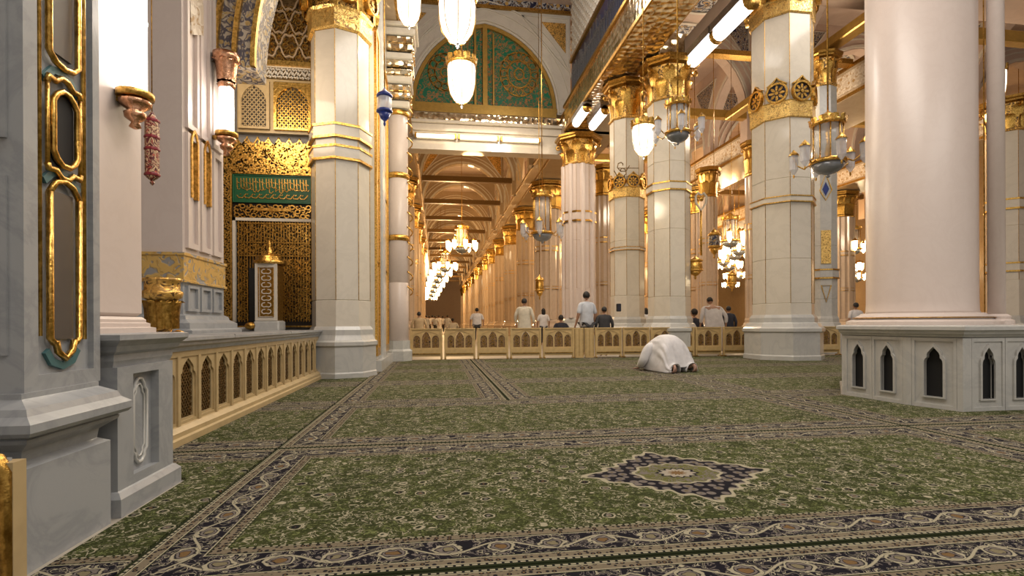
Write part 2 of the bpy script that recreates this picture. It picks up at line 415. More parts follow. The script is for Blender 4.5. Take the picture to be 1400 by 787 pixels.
# ---- upper arcades: transverse arch walls with tie beams, one structure each
trim_no = [0]
def trim(mb, m):
    trim_no[0] += 1
    return struct(mb.build('trim_%d' % trim_no[0], m))
def arch_wall(x0, x1, y, z0, ztop, zs, rise, face, tie=True, orn=True, mat2='plaster_white', inset=.25, th=.5):
    cx = (x0 + x1) / 2; half = (x1 - x0) / 2 - inset
    out = [(x0, z0), (x0, ztop), (x1, ztop), (x1, z0), (cx + half, z0)] + point_arch(cx, zs, half, rise, 10) + [(cx - half, z0)]
    a = trim(MB().poly([out], XZ(y), 0, th), face)
    m = MB()
    for off, wd, pr in ((.10, .12, -.06), (.42, .06, -.035), (.62, .05, -.05)):
        m.strip(point_arch(cx, zs, half + off, rise + off, 10), XZ(y), wd, pr, 0)
    m.build('archivolt', mat2, a)
    if orn:
        for sg in (-1, 1):
            e = cx + sg * (half + inset * .5)
            tri = [(e, ztop - .35), (e - sg * half * .42, ztop - .35), (e, ztop - .35 - half * .55)]
            tri = [(q[0] - sg * .05, q[1]) for q in tri]
            f = MB().strip(tri, XZ(y), .07, -.05, 0, True).build('spandrel_frame', mat2, a)
            MB().poly([tri], XZ(y), -.02, 0).build('spandrel_panel', 'filigree_gold' if face != 'plaster_pink' else 'filigree_fine_navy', f)
    if tie:
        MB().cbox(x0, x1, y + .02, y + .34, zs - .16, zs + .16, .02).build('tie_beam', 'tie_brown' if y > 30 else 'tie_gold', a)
    return a
TOP = 13.5
# corridor bays
for i, y in enumerate([26, 32, 38, 44, 50, 56, 62, 68, 75, 82, 90, 98, 108]):
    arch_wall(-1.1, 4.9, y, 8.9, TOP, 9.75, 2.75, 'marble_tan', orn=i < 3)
# right bays
for y in (20, 26, 32, 40, 50, 62, 76):
    for x0 in (6.9, 15.0, 23.2):
        arch_wall(x0, x0 + 6.1, y, 8.0, TOP, 9.5, 3.1, 'plaster_pink', orn=y < 34)
arch_wall(13.2, 19.5, 12.6, 8.0, TOP, 9.0, 3.2, 'plaster_pink')
# longitudinal beams and side walls above them
def longwall(x0, x1, y0, y1, z0, z1, m, m2): 
    a = trim(MB().box(x0, x1, y0, y1, z0, z1), m)
    MB().box(x0 - .06, x1 + .06, y0, y1, z1, z1 + .10).box(x0 - .04, x1 + .04, y0, y1, z0 + .02, z0 + .12).build('cornice', m2, a)
    if x0 > 8: MB().box(x0 - .03, x0, y0, min(y1, 60), z0 + .2, z1 - .1).build('painted_frieze', 'filigree_cream', a)
    return a
lw = longwall(4.75, 5.75, 10.0, 19.0, 8.0, 8.9, 'gold_mirror', 'gold_dark')
trim(MB().cbox(5.80, 6.95, 13.0, 14.25, 7.96, 8.55, .03), 'gold_mirror')
trim(MB().cbox(6.5, 6.95, 9.6, 13.0, 8.02, 8.4, .02), 'plaster_pink')
longwall(4.9, 6.8, 19.0, 112, 8.0, 8.9, 'marble_tan', 'gold_dark')
for x in (12.95, 21.1): longwall(x, x + 2.05, 13.0, 112, 8.0, 8.9, 'marble_tan', 'gold_dark')
longwall(-2.2, -.9, 11.5, 112, 8.0, 8.9, 'marble_tan', 'gold_dark')
# arcaded side walls over the beams (planes along the corridor)
def side_wall(x, y0, y1, n, face, th=.4, lattice=False, z0=9.0, sgn=1):
    L = (y1 - y0) / n
    for k in range(n):
        a0 = y0 + k * L; cy = a0 + L / 2; half = L / 2 - .35
        out = [(a0, z0), (a0, TOP), (a0 + L, TOP), (a0 + L, z0), (cy + half, z0)] + point_arch(cy, z0 + .8, half, 3.0, 9) + [(cy - half, z0)]
        a = trim(MB().poly([out], YZ(x), 0, th), face)
        MB().strip(point_arch(cy, z0 + .8, half + .12, 3.12, 9), YZ(x), .12, -.05, th + .05).build('archivolt', 'plaster_white', a)
        if y0 + k * L < 46:
            tri = [(a0 + L - .95, 12.9), (a0 + L + .95, 12.9), (a0 + L, 11.2)]
            f = MB().strip(tri, YZ(x), .09, -.07, 0, True).build('spandrel_frame', 'plaster_white', a)
            MB().poly([tri], YZ(x), -.04, 0).build('spandrel_panel', 'filigree_fine_navy' if face == 'plaster_pink' else 'filigree_gold', f)
side_wall(5.6, 19.2, 67.2, 8, 'marble_tan')
side_wall(-1.7, 21.2, 69.2, 8, 'marble_tan')
side_wall(13.7, 13.0, 61.0, 8, 'plaster_pink')
side_wall(21.8, 13.0, 61.0, 8, 'plaster_pink')
# clerestory screen over the gilt beam: diamond lattice above, calligraphic strokes below
cl = trim(MB().box(5.1, 5.35, 13.3, 19.2, 9.0, TOP), 'navy_enamel')
m = MB(); fn = YZ(5.1)
m.box(5.0, 5.1, 13.3, 19.2, 10.7, 10.82).box(5.0, 5.1, 13.3, 19.2, 9.0, 9.12).box(5.0, 5.1, 13.3, 13.42, 9, TOP)
m.build('gilt_rail', 'gold_dark', cl)
m = MB()
for k in range(-12, 22):
    y0 = 13.3 + k * .33
    for sg in (1, -1):
        a = (y0, 10.85) if sg > 0 else (y0 + 2.65, 10.85); b = (a[0] + sg * 2.65, 13.5)
        pts = []
        ta, tb = 0, 1
        for tt in [i / 20 for i in range(21)]:
            yy = a[0] + (b[0] - a[0]) * tt
            if 13.42 <= yy <= 19.2: pts.append((yy, a[1] + (b[1] - a[1]) * tt))
        if len(pts) > 1: m.strip([pts[0], pts[-1]], fn, .085, -.05 - .01 * sg, 0)
m.build('diamond_lattice', 'plaster_white', cl)
m = MB()
for k in range(34):
    y0 = 13.5 + k * .168
    h = random.uniform(.8, 1.45); m.strip([(y0, 9.2), (y0 + random.uniform(-.05, .05), 9.2 + h)], fn, .05, -.05, 0)
    m.strip([(y0 + .05 * math.cos(t_) , 9.35 + random.random() * .02 + .12 * math.sin(t_)) for t_ in [i * .7 for i in range(7)]], fn, .035, -.05, 0)
    m.strip([(y0 + .1 * math.cos(t_), 10.1 + .1 * math.sin(t_ * 1.3)) for t_ in [i * .6 for i in range(6)]], fn, .035, -.05, 0)
o = m.build('calligraphy', 'silver', cl)
# pink arch nearer along the beam
out = [(8.0, 8.9), (8.0, TOP), (13.3, TOP), (13.3, 8.9), (12.75, 8.9)] + point_arch(10.6, 9.5, 2.15, 3.3, 10) + [(8.45, 8.9)]
a = trim(MB().poly([out], YZ(5.1), 0, .8), 'plaster_pink')
MB().strip(point_arch(10.6, 9.5, 2.3, 3.45, 10), YZ(5.1), .14, -.06, .86).build('archivolt', 'plaster_white', a)
# painted wall with ovals above the bay behind the gilt beam (faces the viewer)
for (x0, x1, y, z0, z1) in ((6.9, 13.0, 19.6, 12.1, TOP),):
    pass
pw = trim(MB().box(6.9, 12.9, 14.6, 14.9, 8.95, 9.1), 'gold_dark')
cw = trim(MB().box(6.9, 9.6, 13.3, 20.0, 10.6, 10.75), 'plaster_pink')      # painted soffit beside the beam
for k, cy in enumerate((14.6, 16.6, 18.6)):
    fr = MB().strip(ellipse(8.05, cy, 1.0, .72), XYd(10.6), .10, 0, .06, True).build('oval_moulding', 'plaster_white', cw)
    MB().poly([ellipse(8.05, cy, .96, .68)], XYd(10.6), 0, .02).build('painted_oval', 'filigree_navy', fr)
dome = MB()
dome = trim(MB().box(9.7, 14.6, 11.6, 12.3, 10.3, 10.5), 'plaster_pink')
fr = MB().strip(ellipse(11.8, 11.1, .95, .8), XYd(10.25), .12, 0, .06, True).build('oval_moulding', 'plaster_white', dome)
MB().poly([ellipse(11.8, 11.1, .9, .75)], XYd(10.25), 0, .03).build('painted_oval', 'filigree_teal', fr)
trim(MB().box(9.7, 19, 9.6, 14.0, 10.25, 10.4), 'plaster_pink')
trim(MB().cbox(11.75, 12.15, 9.8, 20.0, 9.2, 9.5, .03), 'tie_gold')

# ---- lintel with tubes and green tympanum over the corridor mouth
Y0 = 20.2
t20 = trim(MB().poly([[(-1.6, 9.15), (-1.6, TOP), (5.3, TOP), (5.3, 9.15), (4.75, 9.15)] + point_arch(1.9, 9.2, 2.85, 3.35, 14) + [(-.95, 9.15)]], XZ(Y0), 0, .5), 'plaster_white')
m = MB()
for off, wd, pr in ((.12, .08, -.08), (.55, .05, -.05), (.85, .05, -.06)): m.strip(point_arch(1.9, 9.2, 2.85 + off, 3.35 + off, 14), XZ(Y0), wd, pr, 0)
m.build('archivolt', 'marble_cream', t20)
for sg in (-1, 1):
    e = 1.9 + sg * 3.2
    tri = [(e, 12.75), (e - sg * .95, 12.75), (e, 11.6)]
    f = MB().strip([(e + sg * .12, 12.95), (e - sg * 1.75, 12.95), (e + sg * .12, 10.9)], XZ(Y0), .08, -.06, 0, True).build('spandrel_frame', 'marble_cream', t20)
    MB().poly([tri], XZ(Y0), -.05, 0).build('spandrel_panel', 'filigree_gold', f)
MB().box(-1.6, 5.3, Y0 - .12, Y0, 13.1, 13.22).build('gilt_rail', 'gold_dark', t20)
MB().box(-1.6, 5.3, Y0 - .05, Y0, 13.22, TOP).build('painted_frieze', 'filigree_navy', t20)
ty = trim(MB().poly([point_arch(1.9, 9.2, 2.83, 3.33, 14)], XZ(Y0 + .12), 0, .08), 'filigree_green')
m = MB(); m.strip(point_arch(1.9, 9.2, 2.76, 3.26, 14), XZ(Y0 + .1), .14, -.10, 0); m.box(1.9 - .09, 1.9 + .09, Y0 - .02, Y0 + .1, 9.2, 12.5); m.box(1.9 - .42, 1.9 - .34, Y0, Y0 + .1, 9.2, 12.3); m.box(1.9 + .30, 1.9 + .36, Y0, Y0 + .1, 9.4, 12.2)
m.box(-.95, 4.75, Y0 - .04, Y0 + .1, 9.2, 9.36)
m.build('gilt_frame', 'tie_gold', ty)
MB().box(-.9, 4.7, Y0 - .10, Y0 + .14, 8.98, 9.2).build('gilt_sill', 'tie_gold', ty)
for cx, cz, r in ((3.25, 10.7, .75), (.35, 10.6, .62)):
    m = MB()
    for k in (1.0, .62, .25): m.strip([(cx + r * k * math.cos(i * PI / 12), cz + r * k * 1.15 * math.sin(i * PI / 12)) for i in range(24)], XZ(Y0 + .12), .055, -.03, 0, True)
    for i in range(12):
        a_ = i * PI / 6; q = (cx + r * .82 * math.cos(a_), cz + r * .94 * math.sin(a_))
        m.strip([(q[0] + .14 * math.cos(j * PI / 4), q[1] + .14 * math.sin(j * PI / 4)) for j in range(8)], XZ(Y0 + .12), .035, -.03, 0, True)
    m.build('gilt_rosette', 'gold_dark', ty)
li = trim(MB().box(-1.4, 5.0, Y0 - .05, Y0 + .5, 7.55, 8.98), 'marble_cream')
MB().box(-1.4, 4.9, Y0 - .08, Y0 - .05, 8.66, 8.96).build('mirror_frieze', 'gold_mirror', li)
m = MB(); m.box(-1.4, 5.0, Y0 - .22, Y0 - .05, 7.5, 7.72).box(-1.4, 5.0, Y0 - .14, Y0 - .05, 8.25, 8.33).box(-1.4, 5.0, Y0 - .18, Y0 - .05, 8.55, 8.65).build('cornice', 'marble_cream', li)
for k in range(3):
    x0 = -.75 + k * 1.63
    f = thing('tube_light', ['left fluorescent tube of three on the lintel below the green arch', 'middle fluorescent tube of three on the lintel below the green arch', 'right fluorescent tube of three on the lintel below the green arch'][k], 'lamp', (x0 + .75, Y0 - .2, 8.0), 'tubes on the lintel')
    MB().cbox(x0 - .02, x0 + 1.5, Y0 - .16, Y0 - .05, 7.92, 8.12, .01).build('housing', 'marble_cream', f)
    MB().tube([(x0 + .03, Y0 - .2, 8.02), (x0 + 1.45, Y0 - .2, 8.02)], .065, 8).build('tube', 'tube_glow_soft', f)
    for xx in (x0 - .04, x0 + 1.45): MB().box(xx, xx + .07, Y0 - .28, Y0 - .12, 7.93, 8.11).build('end_cap', 'gold_dark', f)

# tube lamps along the gilt beam
def beam_tube(x, y0, y1, z, r, label):
    f = thing('tube_light', label, 'lamp', (x, (y0 + y1) / 2, z))
    MB().box(x - r * 1.3, x + r * 1.3, y0, y1, z + r * .3, z + r * 1.4).build('housing', 'silver', f)
    MB().tube([(x, y0 + .04, z), (x, y1 - .04, z)], r, 10).build('tube', 'tube_glow', f)
    for yy in (y0, y1 - .04): MB().tube([(x, yy, z), (x, yy + .04, z)], r * 1.15, 10).build('end_ring', 'gold_dark', f)
beam_tube(6.72, 10.35, 11.7, 7.8, .17, 'bright white tube lamp next to the gilt capital of the tall right column')
beam_tube(6.72, 11.75, 13.0, 7.8, .17, 'bright white tube lamp above the blue and gold glass chandelier')
beam_tube(4.80, 16.2, 17.6, 7.8, .13, 'short white tube lamp under the outer edge of the gilt beam')
beam_tube(5.45, 16.3, 17.8, 7.806, .14, 'short white tube lamp beneath the middle of the gilt beam')

# ================================================================== COLUMNS
def leaf(m, ang, r0, z0, h, wd, curl):
    c, s_ = math.cos(ang), math.sin(ang); N = 5; vs = []
    for i in range(N + 1):
        t_ = i / N; ww = wd * (.55 + .9 * math.sin(PI * min(1, t_ * .8 + .12))) * (1 - .75 * max(0, t_ - .7) / .3) / 2
        out = curl * (t_ ** 2.2); zz = z0 + h * (math.sin(t_ * PI * .58) / math.sin(PI * .58 * .86) if t_ < .99 else .93)
        r = r0 + out
        for q, dr in ((-1, 0), (0, .03), (1, 0)):
            vs.append(((r + dr) * c - q * ww * s_, (r + dr) * s_ + q * ww * c, zz))
    fs = []
    for i in range(N):
        for q in range(2): a = i * 3 + q; fs.append((a, a + 1, a + 4, a + 3))
    m.add(vs, fs, True)
def medallion(parent, z, a, ang, r, world=False, crest=True):
    """ring, enamel disc and rosette on the face at angle ang"""
    c, s_ = math.cos(ang), math.sin(ang)
    fn = lambda u, v, w_: ((a + w_) * c - u * s_, (a + w_) * s_ + u * c, z + v)
    circ = lambda k, n=20: [(r * k * math.cos(2 * PI * i / n), r * k * math.sin(2 * PI * i / n)) for i in range(n)]
    m = MB(); m.strip(circ(.93), fn, r * .2, -.02, .07, True)
    if crest:
        m.strip([(-r * .9, r * .75), (-r * .3, r * 1.15), (0, r * 1.5), (r * .3, r * 1.15), (r * .9, r * .75)], fn, r * .13, -.02, .06)
    o = m.build('medallion', 'gold', parent, False)
    MB().poly([circ(.85)], fn, -.02, .02).build('enamel_disc', 'navy_enamel', o, False)
    m = MB()
    for i in range(8):
        b = i * PI / 4; q = (r * .5 * math.cos(b), r * .5 * math.sin(b))
        m.poly([[(q[0] + r * (.27 * math.cos(j) * math.cos(b) - .13 * math.sin(j) * math.sin(b)), q[1] + r * (.27 * math.cos(j) * math.sin(b) + .13 * math.sin(j) * math.cos(b))) for j in [k * PI / 4 for k in range(8)]]], fn, .02, .045)
    m.poly([circ(.18, 8)], fn, .02, .06)
    m.build('rosette', 'gold', o, False)
def capital(m, a, z0, z1, n=8, leaves=8):
    h = z1 - z0
    m.lathe([(a * 1.0, z0), (a * 1.08, z0 + .03), (a * 1.08, z0 + h * .07), (a * 1.0, z0 + h * .1), (a * 1.02, z0 + h * .5), (a * 1.22, z0 + h * .85)], 8, ph=PI / 8, apo=True)
    for i in range(leaves):
        leaf(m, 2 * PI * i / leaves, a * 1.03, z0 + h * .1, h * .42, a * .62, a * .28)
        leaf(m, 2 * PI * (i + .5) / leaves, a * 1.05, z0 + h * .34, h * .46, a * .62, a * .42)
    for i in range(8):
        b = PI / 8 + PI / 4 * i; c, s_ = math.cos(b), math.sin(b); R = a * 1.36
        m.tube([(c * (R + .0 + a * .12 * math.cos(q)), s_ * (R + a * .12 * math.cos(q)), z0 + h * .80 + a * .12 * math.sin(q)) for q in [k * PI / 3 for k in range(6)]], a * .05, 4, True)
    m.lathe([(a * 1.25, z0 + h * .86), (a * 1.42, z0 + h * .88), (a * 1.42, z0 + h * .93), (a * 1.48, z0 + h * .95), (a * 1.48, z1)], 8, ph=PI / 8, apo=True)
def base_parts(c, a, bh, m='marble_white', wide=1.28, mid=True):
    b = a * wide
    MB().lathe([(b * 1.03, 0), (b * 1.03, bh * .12), (b, bh * .15), (b, bh * .72)], 8, ph=PI / 8, apo=True).build('plinth', m, c, False)
    MB().lathe([(b, bh * .72), (b * 1.05, bh * .76), (b * 1.05, bh * .84), (b * .98, bh * .88), (b * .93, bh * .97), (a * 1.1, bh), (a * 1.1, bh * 1.12), (a * 1.03, bh * 1.2)], 8, ph=PI / 8, apo=True).build('base_moulding', m, c, False)
def edge_lines(c, a, z0, z1, n=8):
    m = MB(); R = a / math.cos(PI / 8)
    for i in range(8):
        b = PI / 8 + i * PI / 4; m.box(R * math.cos(b) - .005, R * math.cos(b) + .005, R * math.sin(b) - .005, R * math.sin(b) + .005, z0, z1)
    return m.build('gilt_edge', 'gold_dark', c, False)
def column(label, X, Y, a, capz, joints, bands=(), crown=(), mat='marble_cream', base=.9, rz=0, group=None, captype='leaf', edges=True, wide=1.28, basemat='marble_white', name='column'):
    c = thing(name, label, 'column', (X, Y, 0), group, rz)
    if base: base_parts(c, a, base, basemat, wide)
    z = base * 1.15 if base else 0
    js = sorted([j for j in joints if z < j < capz[0]]) + [capz[0]]
    for j in js:       # each marble drum of the shaft
        MB().lathe([(a - .012, z), (a, z + .012), (a, j - .012), (a - .012, j)], 8, ph=PI / 8, apo=True).build('shaft_drum', mat, c, False); z = j
    if edges: edge_lines(c, a + .002, js[0], capz[0])
    for z0, z1 in bands:
        b = MB().lathe([(a, z0), (a + .035, z0 + .01), (a + .035, z1 - .01), (a, z1)], 8, ph=PI / 8, apo=True).build('band', mat, c, False)
        q_ = (z1 - z0) * .16
        for zz in (z0, z1 - q_): MB().lathe([(a, zz), (a + .05, zz), (a + .05, zz + q_), (a, zz + q_)], 8, ph=PI / 8, apo=True).build('gilt_ring', 'gold', b, False)
    for z0, z1, r in crown:
        f = MB().lathe([(a, z0), (a + .04, z0 + .02), (a + .04, z1 - .02), (a + .06, z1)], 8, ph=PI / 8, apo=True).build('frieze', 'filigree_bright', c, False)
        for i in range(8): medallion(f if False else c, z1 + r * .85, a + .02, i * PI / 4, r)
        if r > .3:
            m = MB()
            for i in range(8):
                leaf(m, PI / 8 + i * PI / 4, a / math.cos(PI / 8), z1 - .05, r * 1.5, r * .9, .08)
            m.build('leaf_crest', 'gold', c, False)
    if captype == 'leaf':
        z0, z1 = capz; h = z1 - z0
        b = MB().lathe([(a, z0), (a * 1.08, z0 + .03), (a * 1.08, z0 + h * .06), (a * .98, z0 + h * .09), (a * .99, z0 + h * .5), (a * 1.12, z0 + h * .84)], 8, ph=PI / 8, apo=True).build('capital', 'filigree_gold', c, False)
        MB().lathe([(a * 1.15, z0 + h * .82), (a * 1.36, z0 + h * .85), (a * 1.36, z0 + h * .9), (a * 1.46, z0 + h * .93), (a * 1.46, z1)], 8, ph=PI / 8, apo=True).build('abacus', 'gold_dark', b, False)
        l1 = MB(); leaf(l1, 0, a * 1.0, z0 + h * .08, h * .40, a * .42, a * .34); l1 = l1.mesh('leaf', 'gold')
        l2 = MB(); leaf(l2, 0, a * 1.0, z0 + h * .34, h * .42, a * .42, a * .46); l2 = l2.mesh('leaf', 'gold')
        v_ = MB(); v_.tube([(a * 1.34 + a * .13 * math.cos(q), 0, z0 + h * .74 + a * .13 * math.sin(q)) for q in [k * PI / 3 for k in range(6)]], a * .05, 5, True); v_ = v_.mesh('volute', 'gold')
        for i in range(8):
            for me_, nm_, ph_ in ((l1, 'leaf', 0), (l2, 'leaf', .5), (v_, 'volute', .5)):
                o = bpy.data.objects.new(nm_, me_); COL.objects.link(o); o.parent = b; o.rotation_euler.z = (i + ph_) * PI / 4
    elif captype == 'joined':
        m = MB(); capital(m, a, capz[0], capz[1]); m.build('capital', 'gold_dark', c, False)
    elif captype == 'crown':
        h = capz[1] - capz[0]
        MB().lathe([(a, capz[0]), (a + .05, capz[0] + .02), (a + .05, capz[0] + h * .27), (a + .09, capz[0] + h * .3)], 8, ph=PI / 8, apo=True).build('capital_frieze', 'filigree_bright', c, False)
        MB().lathe([(a + .03, capz[0] + h * .3), (a + .16, capz[0] + h * .65), (a + .34, capz[0] + h * .95), (a + .34, capz[1])], 8, ph=PI / 8, apo=True).build('capital', 'filigree_gold', c, False)
        for i in range(8): medallion(c, capz[0] + h * .5, a + .12, i * PI / 4, a * .40)
        m = MB()
        for i in range(8): leaf(m, PI / 8 + i * PI / 4, (a + .08) / math.cos(PI / 8), capz[0] + h * .28, h * .65, a * .34, a * .3)
        m.build('capital_leaf', 'gold', c, False)
    return c
# A: left octagonal column by the fence
cA = column('thick pale grey octagonal column with gilt medallion capital at the far end of the left fence', -1.64, 9.40, .45, (5.78, 6.95), [1.3, 4.0], bands=[(3.62, 3.86), (3.98, 4.22)], crown=(), base=.72, rz=PI / 8, captype='crown', wide=1.2)
# B
cB = column('tall cream column with a medallion collar halfway up, nearest in the middle right', 8.46, 11.8, .645, (8.15, 9.3), [1.35, 2.4, 4.3], bands=[(3.72, 3.88)], crown=[(5.70, 6.10, .235)], base=.9, captype='crown')
# E, D, C
cE = column('broad cream column with gilt leaf capital behind the kneeling worshipper', 6.33, 13.6, .52, (6.85, 7.95), [1.6, 3.4, 5.2], bands=[(4.42, 4.66)], base=.9)
cD = column('slimmer cream column with crowned medallion collar left of the broad one', 5.64, 14.95, .46, (6.85, 7.95), [1.7, 3.3], bands=[(3.02, 3.12)], crown=[(4.55, 4.85, .18)], base=.9)
cC = column('clustered pinkish column with gilt leaf capital holding the end of the gilt beam', 5.4, 19.45, .58, (6.85, 7.95), [2.2, 4.0], bands=[(4.7, 5.1)], base=.9, mat='marble_pink')
m = MB()
for i in range(8):
    b = i * PI / 4; m.lathe([(.10, 1.1), (.10, 6.85)], 8, .58 * math.cos(b), .58 * math.sin(b))
m.build('engaged_shaft', 'marble_pink', cC, False)
# row right of the corridor and others
proto = column('warm marble column with gilt capital in the long row right of the corridor', 5.6, 26, .62, (6.6, 7.95), [2.0, 4.6], bands=[(2.6, 2.75), (4.5, 4.75)], base=.9, mat='marble_column', captype='joined', group='columns right of the corridor', edges=False, basemat='marble_column')
m = MB()
for i in range(8):
    b = i * PI / 4; m.lathe([(.09, 1.1), (.09, 6.6)], 6, .62 * math.cos(b), .62 * math.sin(b))
m.build('engaged_shaft', 'marble_column', proto, False)
def put(X, Y, label, group, s=1):
    c = copy_tree(proto); c.location = (X, Y, 0); c['label'] = label; c['group'] = group; c.scale = (s, s, 1); return c
for Y in (32, 38, 44, 50, 56, 62, 68, 75, 82, 90, 98, 108): put(5.6, Y, proto['label'], 'columns right of the corridor')
for Y in (26, 32, 38, 44, 50): put(-1.75, Y, 'warm marble column in the row along the left side of the corridor', 'columns left of the corridor')
for Y in (23, 29.5, 36, 44, 54): put(7.6, Y, 'warm marble column standing just behind the corridor row', 'columns behind the corridor row', .85)
for Y in (20, 26, 32, 40, 50, 62): put(13.9, Y, 'warm marble column in the second row, seen between the large right columns', 'columns of the second row')
for Y in (14.3, 26, 32, 40, 50, 62): 
    if Y != 14.3: put(22.1, Y, 'warm marble column in the third row, far right', 'columns of the third row')
for px, d_, lab in ((969, 24, 'cream column with gilt capital behind the gilt and enamel lanterns'), (1034, 20.5, 'cream column with gilt capital just peeking out left of the tall medallion column')):
    X_, Y_ = site(px, d_); put(X_, Y_, lab, 'columns between the large ones', .58)
# right edge column
cR = column('cream column with two gilt bands at the far right edge behind the pink shaft', 18.1, 14.3, .50, (6.85, 7.9), [2.2, 3.9], bands=[(2.45, 2.75), (4.4, 4.75)], base=.9)
# white pilaster with blue ornament
px_, py_ = site(1125, 16)
cP = column('white square-looking pier with blue lozenge ornament and gilt panel', px_, py_, .36, (8.0, 9.0), [1.6, 3.2], bands=[(2.2, 2.5)], base=.9, edges=False, mat='marble_white', rz=math.radians(-25))
m = MB(); f2 = lambda u, v, w_: (u, -.36 - w_, v)
m.poly([rect(-.13, .13, 2.65, 3.65)], f2, 0, .03); m.build('gilt_panel', 'filigree_bright', cP, False)
m = MB(); m.strip([(0, 4.55), (.16, 4.85), (0, 5.35), (-.16, 4.85)], f2, .03, 0, .03, True); m.strip([(0, 1.5), (.13, 2.0), (-.13, 2.0)], f2, .03, 0, .03, True); m.build('gilt_lozenge', 'gold', cP, False)
MB().poly([[(0, 4.68), (.09, 4.88), (0, 5.1), (-.09, 4.88)]], f2, 0, .02).build('blue_lozenge', 'blue_enamel', cP, False)
# F: slim column with faceted crystal-like capital at the left of the corridor mouth
fx, fy = site(545, 12.7)
cF = thing('column', 'slim pinkish column with faceted gilt block capital beside the corridor mouth', 'column', (fx, fy, 0))
MB().lathe([(.32, 0), (.32, .25), (.27, .3), (.27, .5)], 8, ph=PI / 8, apo=True).build('plinth', 'marble_white', cF, False)
for z0, z1 in ((.5, 1.9), (1.9, 4.4), (4.4, 6.0)): MB().lathe([(.23, z0), (.24, z0 + .01), (.24, z1 - .01), (.23, z1)], 16).build('shaft_drum', 'marble_pink', cF, False)
m = MB()
for z0 in (2.9, 4.4, 5.9): m.lathe([(.24, z0), (.28, z0 + .02), (.28, z0 + .12), (.24, z0 + .14)], 16)
m.build('gilt_ring', 'gold', cF, False)
for k in range(10):
    z0 = 6.05 + k * .185; e = .30 + .012 * k + (.03 if k % 2 else 0)
    MB().cbox(-e, e, -e, e, z0, z0 + .175, .03).build('capital_block', 'gold_mirror' if k % 3 else 'marble_cream', cF, False)
MB().cbox(-.5, .5, -.5, .5, 7.9, 8.0, .02).build('abacus', 'marble_cream', cF, False)
m = MB()
for k in range(14):
    z0 = 1.6 + k * .36
    m.tube([(.28 + .07 * math.sin(q), -.05 + .09 * math.cos(q), z0 + .05 * q) for q in [i * .9 for i in range(6)]], .018, 4)
m.build('gilt_scroll', 'gold', cF, False)

# ================================================================== LEFT SIDE
# near marble pier
P1 = thing('marble_pier', 'grey marble pier with tall gilt-framed panels at the left edge', 'pier', (-1.9, 2.4, 0))
def stepped(prof, x1, y0, y1, x0=-2.9):   # prof [(outset, z)] on the east, south and north faces
    return MB().loft([([(x0, y0 - e), (x1 + e, y0 - e), (x1 + e, y1 + e), (x0, y1 + e)], z) for e, z in prof])
stepped([(0, 0), (0, .38)], -1.47, 2.11, 2.61).build('plinth', 'marble_grey', P1)
stepped([(0, .38), (-.035, .40), (-.03, .44), (.02, .475), (.025, .49), (.02, .495), (.05, .505), (.06, .52), (.06, .55), (.03, .575), (.02, .60), (-.03, .63), (-.03, .65)], -1.47, 2.11, 2.61).build('base_moulding', 'marble_grey', P1)
MB().box(-2.9, -1.53, 2.165, 2.605, .65, 4.6).build('shaft', 'marble_grey', P1)
sE = -1.53; fE = lambda u, v, w_: (sE + w_, u, v)
m = MB(); m.poly([rect(2.165, 2.605, .65, 4.6), rect(2.235, 2.56, .71, 4.55)], fE, 0, .022); m.build('border_slab', 'marble_grey', P1)
yc = 2.385
def loopframe(z0, z1, hw, open_top=False):
    pts = [(yc - hw, z1)]
    pts += [(yc - hw, z0 + .05), (yc - hw * .75, z0 + .03), (yc - hw * .62, z0 + .035), (yc - hw * .5, z0 - .005), (yc, z0 - .035), (yc + hw * .5, z0 - .005), (yc + hw * .62, z0 + .035), (yc + hw * .75, z0 + .03), (yc + hw, z0 + .05), (yc + hw, z1)]
    return pts
def rod(m, pts, r, w_=.02): m.tube([(sE + w_, u, v) for u, v in pts], r, 8)
# lower panel
m = MB(); rod(m, loopframe(.80, 1.43, .085), .013); rod(m, [(yc - .085, 1.43), (yc - .05, 1.475), (yc, 1.49), (yc + .05, 1.475), (yc + .085, 1.43)], .012); m.build('gilt_frame', 'gold', P1)
MB().poly([rect(yc - .06, yc + .06, .845, 1.44)], fE, 0, .012).build('dark_inlay', 'brown_panel', P1)
for q_ in ([(yc - .09, .80), (yc - .06, .755), (yc, .735), (yc + .06, .755), (yc + .09, .80)], [(yc - .10, 1.47), (yc - .05, 1.515), (yc, 1.525), (yc + .05, 1.515), (yc + .10, 1.47)], [(yc - .10, 1.87), (yc - .05, 1.925), (yc, 1.935), (yc + .05, 1.925), (yc + .10, 1.87)]):
    MB().strip(q_, fE, .03, 0, .014).build('teal_inlay', 'teal_paint', P1)
# cartouche
m = MB(); q = [(yc - .07, 1.60), (yc - .05, 1.57), (yc - .02, 1.55), (yc + .02, 1.55), (yc + .05, 1.57), (yc + .07, 1.60), (yc + .07, 1.80), (yc + .05, 1.83), (yc + .02, 1.85), (yc - .02, 1.85), (yc - .05, 1.83), (yc - .07, 1.80)]
m.tube([(sE + .025, a, b) for a, b in q], .012, 8, True)
rod(m, [(yc - .095, 1.86), (yc - .09, 1.885), (yc - .05, 1.88), (yc - .02, 1.905), (yc + .02, 1.905), (yc + .05, 1.88), (yc + .09, 1.885), (yc + .095, 1.86)], .012)
rod(m, [(yc - .095, 1.54), (yc - .09, 1.52), (yc - .05, 1.525), (yc - .02, 1.50), (yc + .02, 1.50), (yc + .05, 1.525), (yc + .09, 1.52), (yc + .095, 1.54)], .012)
rod(m, [(yc - .095, 1.52), (yc - .095, 1.88)], .008); rod(m, [(yc + .095, 1.52), (yc + .095, 1.88)], .008); m.build('gilt_cartouche', 'gold', P1)
